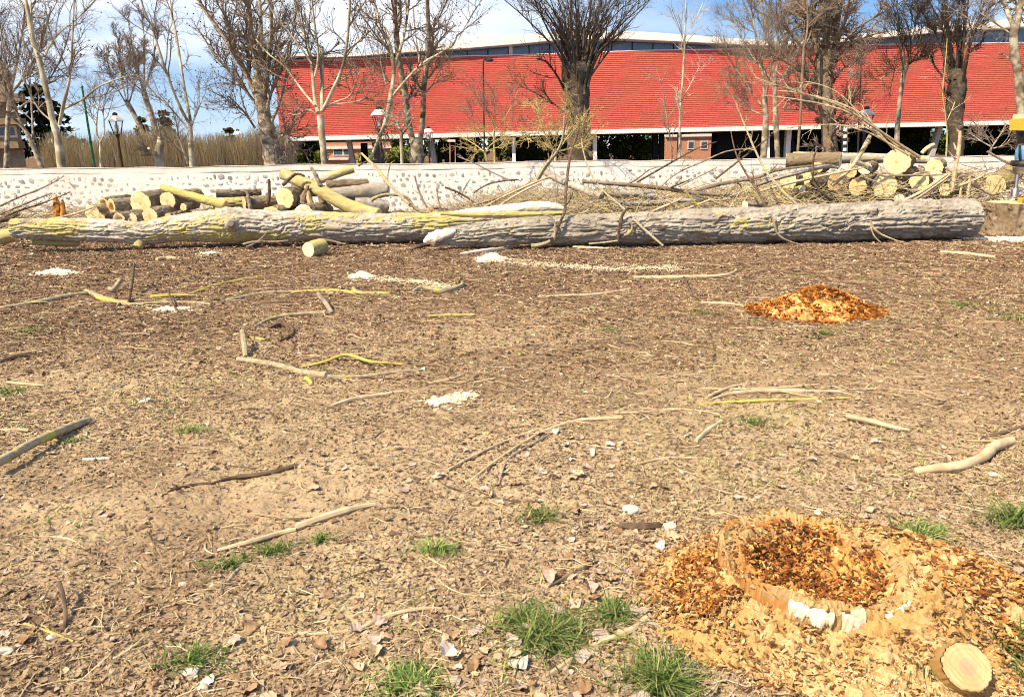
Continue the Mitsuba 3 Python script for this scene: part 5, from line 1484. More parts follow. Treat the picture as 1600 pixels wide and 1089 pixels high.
tree('old_tree', 'big tree with two ivy grey trunks joined at the base', 27,
     [(652, 252, 28), (651, 232, 25), (650, 215, 23)], [[(646, 222, 13), (638, 190, 13), (634, 155, 13), (628, 120, 12), (622, 85, 12), (618, 40, 10), (616, -15, 9)], [(656, 222, 12), (661, 180, 11), (662, 140, 11), (667, 100, 10), (670, 55, 9), (668, 10, 8), (668, -15, 8)],
      [(664, 100, 4), (690, 60, 3), (712, 40, 2.5)], [(636, 160, 4), (650, 130, 3.5), (655, 100, 3), (650, 60, 3), (645, 10, 3)], [(634, 150, 4), (610, 130, 3), (585, 105, 2.5)], [(668, 60, 4), (690, 20, 3), (705, -15, 2)], [(662, 150, 3), (680, 130, 2.5), (700, 118, 2)]], 'bark_mid', 'twig_brown', PL, balls=150)
tree('bare_tree', 'short forked tree standing against the double trunk', 24.5, [(628, 254, 6), (627, 225, 6), (628, 206, 6)], [[(627, 206, 4), (618, 190, 4), (612, 178, 3)], [(630, 208, 4), (638, 198, 3.5), (646, 185, 3)], [(628, 204, 3), (632, 190, 2.5), (640, 172, 2)]], 'bark_plane', 'twig_pale', [(6, .8, .6, .4, .2), (5, .4, .6, .2, .2)])
SH = []
rs = np.random.default_rng(3)
for i in range(26):
    x = 872 + 64 * (i + .5) / 26 + rs.uniform(-3, 3)
    e = (x - 902) / 32
    SH.append([(x * .5 + 902 * .5, 150 - 10 * abs(e) + rs.uniform(-35, 12), rs.uniform(5, 8)), (x, 88 - 10 * rs.random(), rs.uniform(4, 7)), (902 + e * 60 + rs.uniform(-8, 8), 42 + 8 * abs(e), rs.uniform(2.2, 3.8)), (902 + e * 108 + rs.uniform(-16, 16), -15 + 14 * abs(e) ** 2.2, 1.8)])
tree('pollard_tree', 'thick dark pollard with a dense fan of upright shoots before the hall', 25,
     [(906, 256, 46), (905, 225, 43), (904, 190, 42), (902, 150, 46), (900, 122, 54), (901, 106, 58), (901, 98, 48)], SH + [[(885, 150, 5), (868, 115, 4), (850, 95, 3.5), (838, 92, 3)], [(922, 120, 5), (940, 95, 4), (952, 80, 2.5)], [(890, 180, 5), (860, 160, 4), (830, 142, 3), (812, 135, 2)]],
     'bark_dark', 'twig_dark', [(6, 1.1, .45, .6, .3), (5, .6, .6, .3, .2), (3, .3, .6, .2, .2)], around=.5, bump=.22)
tree('sapling', 'yellowish sapling with orange twigs before the hall right of the double trunk', 23, [(773, 248, 4), (772, 225, 4), (772, 205, 4)], [[(772, 205, 3), (765, 180, 2.5), (752, 165, 2), (742, 150, 1.5)], [(772, 205, 3), (785, 190, 2.5), (800, 165, 2), (810, 140, 1.5)], [(772, 210, 2), (774, 180, 2), (775, 150, 1.4)], [(770, 215, 2), (755, 200, 1.6), (735, 180, 1.2)], [(774, 215, 2), (800, 200, 1.6), (830, 195, 1.2)]], 'bark_yellow', 'twig_brown', [(7, .9, .5, .3, .2), (5, .5, .6, .2, .2), (3, .25, .6, .1, .2)], rmin=.005)
tree('sapling', 'pale slender sapling before the middle of the hall', 24, [(1062, 246, 4), (1062, 205, 4), (1063, 165, 4), (1067, 120, 3.5), (1070, 60, 3), (1072, -15, 2)], [[(1050, 246, 3), (1046, 210, 3), (1040, 170, 2.5), (1032, 125, 1.6)], [(1064, 160, 2), (1080, 130, 1.6), (1095, 100, 1.2)], [(1070, 70, 2), (1060, 40, 1.4), (1050, 15, 1.2)], [(1070, 60, 2), (1085, 35, 1.4), (1098, 5, 1.2)]], 'bark_plane', 'twig_pale', [(8, .9, .5, .4, .15), (5, .45, .6, .2, .2)], rmin=.006, extra_from_trunk=True)
tree('bare_tree', 'grey bare tree just left of the ivy tree', 26, [(1193, 246, 13), (1196, 200, 11), (1194, 150, 9)], [[(1194, 155, 5), (1190, 100, 5), (1180, 50, 4), (1170, -15, 3)], [(1195, 160, 5), (1204, 110, 4), (1215, 60, 3), (1220, -15, 2.5)], [(1193, 170, 4), (1165, 130, 3), (1140, 90, 2), (1130, 50, 1.6)], [(1193, 180, 3), (1170, 170, 2.5), (1150, 150, 2)]], 'bark_mid', 'twig_brown', [(12, 1.3, .6, .4, .2), (8, .65, .65, .3, .2), (4, .3, .65, .2, .2)])
tree('bare_tree', 'thin dark tree crossing the hall beside the ivy tree', 24.5, [(1246, 246, 5), (1250, 190, 5), (1253, 130, 5), (1256, 75, 5)], [[(1256, 75, 4), (1262, 40, 4), (1255, -15, 3)], [(1256, 80, 3), (1275, 30, 3), (1290, -15, 2)], [(1252, 140, 2), (1235, 100, 2), (1215, 70, 1.6)]], 'bark_brown', 'twig_brown', PL)
tree('ivy_tree', 'ivy tangled tree with thick upright limbs right of the middle', 25.5,
     [(1298, 250, 30), (1296, 215, 26), (1290, 170, 24), (1288, 130, 28), (1290, 95, 34), (1291, 78, 30)],
     [[(1280, 85, 14), (1268, 45, 12), (1256, 10, 11), (1248, -15, 10)], [(1292, 82, 13), (1291, 40, 12), (1294, -15, 11)], [(1302, 90, 11), (1308, 40, 10), (1312, -15, 9)], [(1306, 75, 6), (1318, 40, 5), (1330, -15, 4)], [(1310, 80, 6), (1340, 45, 4), (1380, 20, 3), (1410, 2, 2.5)], [(1308, 90, 5), (1345, 62, 3.5), (1385, 50, 2.5)],
      [(1278, 110, 6), (1250, 70, 5), (1215, 30, 4), (1185, -15, 3)], [(1275, 130, 5), (1240, 105, 4), (1205, 85, 3)], [(1302, 130, 5), (1320, 105, 4), (1345, 95, 3)], [(1280, 180, 5), (1255, 160, 4), (1230, 150, 3)], [(1305, 190, 5), (1325, 170, 3), (1340, 155, 2)]],
     'bark_brown', 'twig_brown', [(15, 1.0, .8, .3, .05), (9, .5, .8, .2, .2), (5, .26, .7, .1, .2)], bump=.3, extra_from_trunk=True)
tree('bare_tree', 'crooked small tree with a pale foot before the hall', 25, [(1402, 250, 10), (1402, 205, 9), (1405, 165, 8), (1410, 125, 8), (1416, 104, 10)], [[(1416, 104, 5), (1428, 95, 4), (1436, 88, 3)], [(1414, 104, 4), (1412, 60, 3), (1413, -15, 2.5)], [(1412, 108, 4), (1404, 60, 3), (1402, 0, 2)], [(1418, 102, 4), (1428, 50, 3), (1432, -15, 2)], [(1432, 92, 3), (1440, 40, 2), (1441, -10, 1.6)], [(1411, 108, 3), (1395, 112, 2.4), (1375, 125, 2)]], 'bark_mid', 'twig_dark', FAN)
SH = []
for i in range(13):
    x = 1478 + 34 * (i + .5) / 13 + rs.uniform(-2, 2)
    e = (x - 1495) / 17
    SH.append([(x * .7 + 1495 * .3, 125, rs.uniform(4, 7)), (x + e * 4, 90, rs.uniform(3.5, 6)), (1493 + e * 38 + rs.uniform(-6, 6), 40 + 10 * abs(e), rs.uniform(2.6, 4)), (1493 + e * 68 + rs.uniform(-10, 10), -15 + 30 * abs(e) ** 2, 2)])
tree('pollard_tree', 'knobbly dark pollard with fanned shoots at the right of the hall', 24.5, [(1494, 250, 27), (1494, 215, 24), (1493, 180, 27), (1494, 150, 31), (1496, 125, 32), (1496, 108, 24)], SH + [[(1482, 130, 5), (1465, 110, 4), (1445, 80, 3), (1430, 55, 2)], [(1478, 150, 4), (1474, 130, 3), (1476, 80, 3), (1476, 20, 2)]], 'bark_dark', 'twig_dark', around=.35, spec=[(8, 1.0, .5, .5, .3), (7, .5, .6, .3, .2), (3, .25, .6, .2, .2)], bump=.34)
tree('sapling', 'thin yellow green stem beside the knobbly pollard', 22, [(1478, 250, 3.5), (1480, 215, 3), (1477, 175, 2.6), (1473, 140, 2), (1478, 90, 1.6), (1480, 60, 1)], [[(1479, 190, 2), (1486, 175, 2), (1492, 160, 1.5)], [(1474, 145, 2), (1465, 125, 1.5), (1455, 115, 1.2)]], 'bark_yellow', 'twig_pale', [(5, .6, .6, .3, .2), (4, .3, .6, .2, .2)])
tree('bare_tree', 'dark trunk at the right edge with a limb forking left', 22, [(1600, 235, 16), (1596, 180, 15), (1590, 110, 14), (1584, 60, 14), (1586, 40, 16)], [[(1586, 45, 9), (1576, 25, 8), (1570, 5, 7), (1560, -15, 6)], [(1588, 45, 12), (1594, 10, 11), (1598, -15, 10)], [(1582, 55, 4), (1560, 40, 3), (1530, 20, 2.5)], [(1590, 110, 3), (1575, 90, 2), (1560, 85, 1.6)]], 'bark_mid', 'twig_brown', PL)
tree('bare_tree', 'hazy brown tree behind the hall roof left of the ivy tree', 31, [(1215, 250, 10), (1212, 180, 9), (1210, 120, 8)], [[(1210, 120, 6), (1200, 60, 4), (1185, -10, 3)], [(1210, 120, 6), (1225, 60, 4), (1240, -10, 3)], [(1210, 130, 5), (1170, 80, 3), (1140, 20, 2)], [(1212, 140, 5), (1240, 90, 3), (1265, 30, 2)]], 'bark_mid', 'twig_brown', [(13, 1.5, .6, .4, .2), (9, .75, .65, .3, .2), (4, .36, .65, .2, .2)])
tree('yellow_shrub', 'yellow twigged shrub on the wall left of the thick pollard', 21.8, [(760, 250, 5), (758, 240, 5), (757, 236, 4)], [[(757, 238, 2), (735, 222, 2), (712, 212, 1.4)], [(757, 238, 2), (752, 218, 2), (745, 202, 1.4)], [(758, 238, 2), (775, 220, 2), (800, 210, 1.4)], [(758, 238, 2), (785, 228, 2), (840, 215, 1.4)], [(757, 238, 2), (728, 232, 2), (705, 228, 1.4)]], 'bark_yellow', 'twig_straw', [(7, .6, .5, .3, .1), (5, .3, .6, .2, .2), (3, .15, .6, .1, .2)], rmin=.004, cat='shrub')
tree('yellow_shrub', 'yellow green shrub tangled before the foot of the thick pollard', 21.6, [(868, 250, 5), (868, 240, 5), (868, 236, 4)], [[(868, 238, 2), (845, 222, 2), (820, 214, 1.4)], [(868, 238, 2), (872, 205, 2), (880, 170, 1.4)], [(868, 238, 2), (890, 210, 2), (905, 190, 1.4)], [(868, 238, 2), (850, 205, 2), (838, 170, 1.4)], [(868, 238, 2), (900, 228, 2), (925, 215, 1.4)]], 'bark_yellow', 'twig_straw', [(9, .8, .5, .3, .1), (7, .4, .6, .2, .2), (4, .2, .6, .1, .2)], rmin=.006, cat='shrub')
tree('bare_bush', 'grey thorny bush behind the wall at the right', 22, [(1545, 248, 5), (1548, 235, 5), (1550, 228, 4)], [[(1550, 230, 3), (1538, 210, 2.5), (1520, 190, 1.6)], [(1550, 230, 3), (1562, 212, 2.5), (1572, 195, 1.6)], [(1550, 230, 3), (1535, 222, 2.5), (1512, 205, 1.6)], [(1552, 232, 3), (1570, 226, 2), (1580, 215, 1.6)]], 'bark_mid', 'twig_brown', [(6, .7, .6, .3, .1), (5, .35, .6, .2, .2), (3, .2, .6, .1, .2)], cat='bush')

# ------------------------------------------------------------------ lamps and poles
scene['lamp_black'] = two({'type': 'roughplastic', 'diffuse_reflectance': {'type': 'rgb', 'value': [0.025, 0.027, 0.03]}, 'alpha': 0.25})
scene['lamp_white'] = two({'type': 'diffuse', 'reflectance': {'type': 'rgb', 'value': [0.75, 0.74, 0.7]}})
scene['lamp_glass'] = {'type': 'thindielectric'}
scene['lamp_bulb'] = flat(0.8, 0.78, 0.7)
scene['post_brown'] = flat(0.10, 0.05, 0.04)
scene['pole_green'] = flat(0.03, 0.14, 0.07)
scene['pole_dark'] = flat(0.04, 0.04, 0.04)


def lathe(prof, c, n=6, twist=0.0):
    a = np.arange(n) * 2 * np.pi / n + twist
    v = np.array([[[c[0] + r * math.cos(t), c[1] + r * math.sin(t), c[2] + z] for t in a] for r, z in prof])
    return v.reshape(-1, 3), grid_faces(len(prof), n, True)[:, ::-1][:, ::-1]


def lamp(px, pyt, D, label, post='post_brown', s=1.0):
    """a square lantern on a cast post; pyt is the pixel of its finial"""
    k = thing('street_lamp', label, 'street lamp', 'lantern lamp posts beyond the wall')
    q = at(px, pyt, D)
    zt = q[2]
    c = np.array([q[0], D, 0])
    S('post', lathe([(.14 * s, -.1), (.14 * s, .3), (.09 * s, .35), (.075 * s, .9), (.05 * s, 1.0), (.042 * s, zt - .95 * s), (.06 * s, zt - .9 * s), (.07 * s, zt - .84 * s)], c, 10), post, 30, k)
    head = S('lantern', lathe([(.07 * s, zt - .84 * s), (.10 * s, zt - .80 * s), (.05 * s, zt - .78 * s)], c, 6), 'lamp_black', False, k)
    S('roof', lathe([(.0, zt - .30 * s), (.31 * s, zt - .32 * s), (.29 * s, zt - .27 * s), (.17 * s, zt - .14 * s), (.09 * s, zt - .11 * s), (.09 * s, zt - .05 * s), (.05 * s, zt - .03 * s), (.03 * s, zt), (0, zt)], c, 6), 'lamp_white' if s > .7 else 'lamp_black', False, head)
    S('finial', lathe([(.10 * s, zt - .115 * s), (.10 * s, zt - .04 * s), (.03 * s, zt + .005), (0, zt + .01)], c, 6), 'lamp_black', False, head)
    for j in range(6):
        t = j * math.pi / 3
        p0 = c + [.13 * s * math.cos(t), .13 * s * math.sin(t), zt - .80 * s]
        p1 = c + [.26 * s * math.cos(t), .26 * s * math.sin(t), zt - .32 * s]
        S('bar', tube_mesh(np.array([p0, p1]), [.014 * s, .014 * s], 5, .3), 'lamp_black', False, head)
    S('glass', lathe([(.12 * s, zt - .79 * s), (.25 * s, zt - .325 * s)], c, 6), 'lamp_glass', False, head)
    S('bulb', lathe([(0, zt - .7 * s), (.06 * s, zt - .66 * s), (.08 * s, zt - .5 * s), (.04 * s, zt - .42 * s), (0, zt - .4 * s)], c, 8), 'lamp_bulb', 40, head)


lamp(179, 176, 30, 'tall lantern lamp post before the dry hedge at the left')
lamp(592, 166, 28, 'lantern lamp post before the hall beside the forward plane tree', 'lamp_black')
lamp(1355, 166, 28, 'lantern lamp post before the right half of the hall', 'lamp_black')
lamp(371, 202, 46, 'lantern lamp post at the right end of the dry hedge')
lamp(669, 198, 44, 'lantern lamp post right of the double trunk', 'lamp_black')
lamp(221, 236, 60, 'farthest small lantern lamp low in the hedge')
lamp(81, 214, 44, 'lantern lamp post half hidden by the leaning plane tree')
for a, b, D, w, m, lab in (((128, 135), (147, 257), 26, 3.4, 'pole_green', 'thin green pole leaning at the left beyond the wall'), ((1146 - 391, 98), (757, 250), 33, 2.4, 'pole_dark', 'thin dark lamp pole before the hall in the middle'), ((1346, 84), (1340, 250), 33, 2.4, 'pole_dark', 'thin dark pole behind the right lantern lamp')):
    k = thing('pole', lab, 'pole')
    p0, p1 = at(*a, D), at(*b, D)
    d = (p1 - p0) / (p0[2] - p1[2])
    p1 = p0 + d * (p0[2] + .1)
    r = w / 2 * pxm(D)
    S('shaft', tube_mesh(np.array([p1, p0]), [r * 1.3, r * .8], 8, .6), m, 40, k)
    if 'lamp' in lab:
        S('arm', tube_mesh(np.array([p0, p0 + [.06, 0, .12], p0 + [.25, 0, .16]]), [.03, .03, .025], 6, .05), m, 40, k)
        S('lamp_head', lathe([(0, .0), (.17, .02), (.14, .09), (.05, .13), (0, .14)], p0 + [.25, 0, .03], 10), m, 40, k)
k = thing('marker_post', 'black and white banded post behind the right log pile', 'post')
q0, q1 = at(1321, 200, 23), at(1319.5, 252, 23)
for i in range(10):
    a, b = q0 + (q1 - q0) * i / 10, q0 + (q1 - q0) * (i + 1) / 10
    S('band', lathe([(.0, 0), (.055, 0), (.055, a[2] - b[2] - .003), (0, a[2] - b[2] - .003)], [b[0], 23, b[2]], 10), 'lamp_white' if i % 2 == 0 else 'lamp_black', 40, k)
S('foot', lathe([(.05, -.1), (.05, q1[2] - .003)], [q1[0], 23, 0], 10), 'lamp_black', 40, k)

# ------------------------------------------------------------------ the machine part and the butt stump at the right edge
scene['paint_yellow'] = two({'type': 'roughplastic', 'diffuse_reflectance': {'type': 'rgb', 'value': [0.78, 0.56, 0.06]}, 'alpha': 0.3})
scene['paint_orange'] = two({'type': 'roughplastic', 'diffuse_reflectance': {'type': 'rgb', 'value': [0.80, 0.40, 0.03]}, 'alpha': 0.3})
scene['paint_blue'] = two({'type': 'roughplastic', 'diffuse_reflectance': {'type': 'rgb', 'value': [0.10, 0.33, 0.62]}, 'alpha': 0.2})
scene['paint_black'] = two({'type': 'roughplastic', 'diffuse_reflectance': {'type': 'rgb', 'value': [0.02, 0.02, 0.022]}, 'alpha': 0.2})
scene['steel'] = two({'type': 'roughconductor', 'material': 'Al', 'alpha': 0.35, 'specular_reflectance': {'type': 'rgb', 'value': [0.5, 0.5, 0.52]}})
MD = 14.2
mk = thing('felling_head', 'yellow, black and blue machine head cut off by the right edge, standing on a stump', 'machine')
C = lambda px, py: at(px, py, MD)


def mlathe(prof, px, m, key, n=20):
    """prof: (half width in pixels, pixel row)"""
    c = C(px, 240)
    pr = [(w * pxm(MD), C(px, y)[2]) for w, y in prof]
    S(key, lathe(pr, [c[0], MD, 0], n), m, 40, mk)


w = pxm(MD)
q = C(1598, 196)
f_ = lambda y: [[C(1598 - 11, 185)[0] + (0 if False else 0), y, C(1590, 186)[2]], [C(1610, 186)[0], y, C(1610, 186)[2]], [C(1613, 204)[0], y, C(1613, 204)[2]], [C(1586, 204)[0], y, C(1586, 204)[2]]]
S('cap', prism(f_(MD - .16), f_(MD + .16)), 'paint_yellow', False, mk)
for x in (1591, 1604):
    S('bracket', box(C(x, 180)[0] - .03, C(x, 180)[0] + .03, MD - .1, MD + .1, C(x, 187)[2] + .003, C(x, 179)[2]), 'cut_pale', False, mk)
S('cap_slot', box(C(1597, 180)[0] - .012, C(1597, 180)[0] + .012, MD - .17, MD - .163, C(1597, 200)[2], C(1597, 190)[2]), 'paint_black', False, mk)
mlathe([(0, 205), (16, 205), (15, 212), (12, 225), (0, 225.5)], 1601, 'paint_black', 'body')
mlathe([(0, 225.7), (11, 226.5), (14.5, 235), (14, 247), (13, 250), (0, 250)], 1603, 'paint_blue', 'blue_shell')
mlathe([(0, 250.2), (18, 251), (19, 256), (16, 260), (0, 261)], 1603, 'paint_black', 'collar')
mlathe([(14, 261), (13, 268), (9, 272), (0, 273)], 1602, 'steel', 'cone')
mlathe([(3.2, 272), (2.6, 294), (5, 297), (5, 308)], 1595, 'steel', 'spindle')
S('hose', tube_mesh(np.array([C(1588, 228) - [0, .1, 0], C(1584, 240) - [0, .16, 0], C(1588, 252) - [0, .12, 0]]), [.02, .02, .02], 8, .04), 'paint_black', 40, mk)
k = thing('guide_bar', 'orange flat bar lying across the stump at the right edge', 'bar')
a, b = C(1571, 312), C(1640, 311)
S('bar', box(a[0], b[0], 13.72, 13.86, a[2] - .04, a[2] + .055), 'paint_orange', False, k)
S('peg', box(C(1584, 300)[0] - .02, C(1584, 300)[0] + .02, 13.76, 13.82, a[2] + .058, C(1584, 298)[2]), 'cut_pale', False, k)
S('clamp', box(a[0] - .01, a[0] + .09, 13.700, 13.715, a[2] - .12, a[2] + .03), 'bark_brown', False, k)
k = thing('butt_stump', 'wide grey stump with flared bark under the orange bar', 'stump')
P = np.array([[at(1592, 330, 14.0)[0], 14.05, -.12], [at(1592, 330, 14.0)[0], 14.05, .25], [at(1592, 330, 14.0)[0], 14.05, at(1592, 317, 14.0)[2]]])
log(k, P, [.62, .52, .49], 'bark_brown', .02, 120, .07, .8, 91, (None, 'cut_tan'), .16)
v, f, R_, A_ = polar_patch(at(1570, 352, 13.3)[0], 13.2, 0.75, lambda R, A: 0.04 * (1 - R), 30, 90, .5, 0, .3, 97, .03)
tag(S('sawdust_pile', (v, f), 'sawdust', False), 'yellowish sawdust skirt at the foot of the butt stump', 'sawdust', 'sawdust piles left by the felling')


# ------------------------------------------------------------------ brush: branches between the trunks and the wall
rb = np.random.default_rng(123)


def branch(pts, D, m, label, group=None, cat='branch', twigs=0, sides=7, name='branch'):
    k = thing(name, label, cat, group)
    P, R = px_path(pts, D)
    R = R * 0.78
    S('wood', tube_mesh(P, R, sides, 0.08, True, 0.2, 0.08, int(pts[0][0])), m, 45, k)
    if twigs:
        c, r, _ = resample(P, R, max(.05, np.linalg.norm(P[-1] - P[0]) / 7))
        A = grow(c[None], r[None], twigs, np.linalg.norm(P[-1] - P[0]) * .22, .6, .25, .2, rmin=.006)
        B = grow(A[0], A[1], 3, np.linalg.norm(P[-1] - P[0]) * .09, .6, .2, .2, rmin=.005)
        tag(S('twigs', cat_meshes([tubes(*A, 4), tubes(*B, 3)]), m, False, k), None, None, None, 'stuff')
    return k


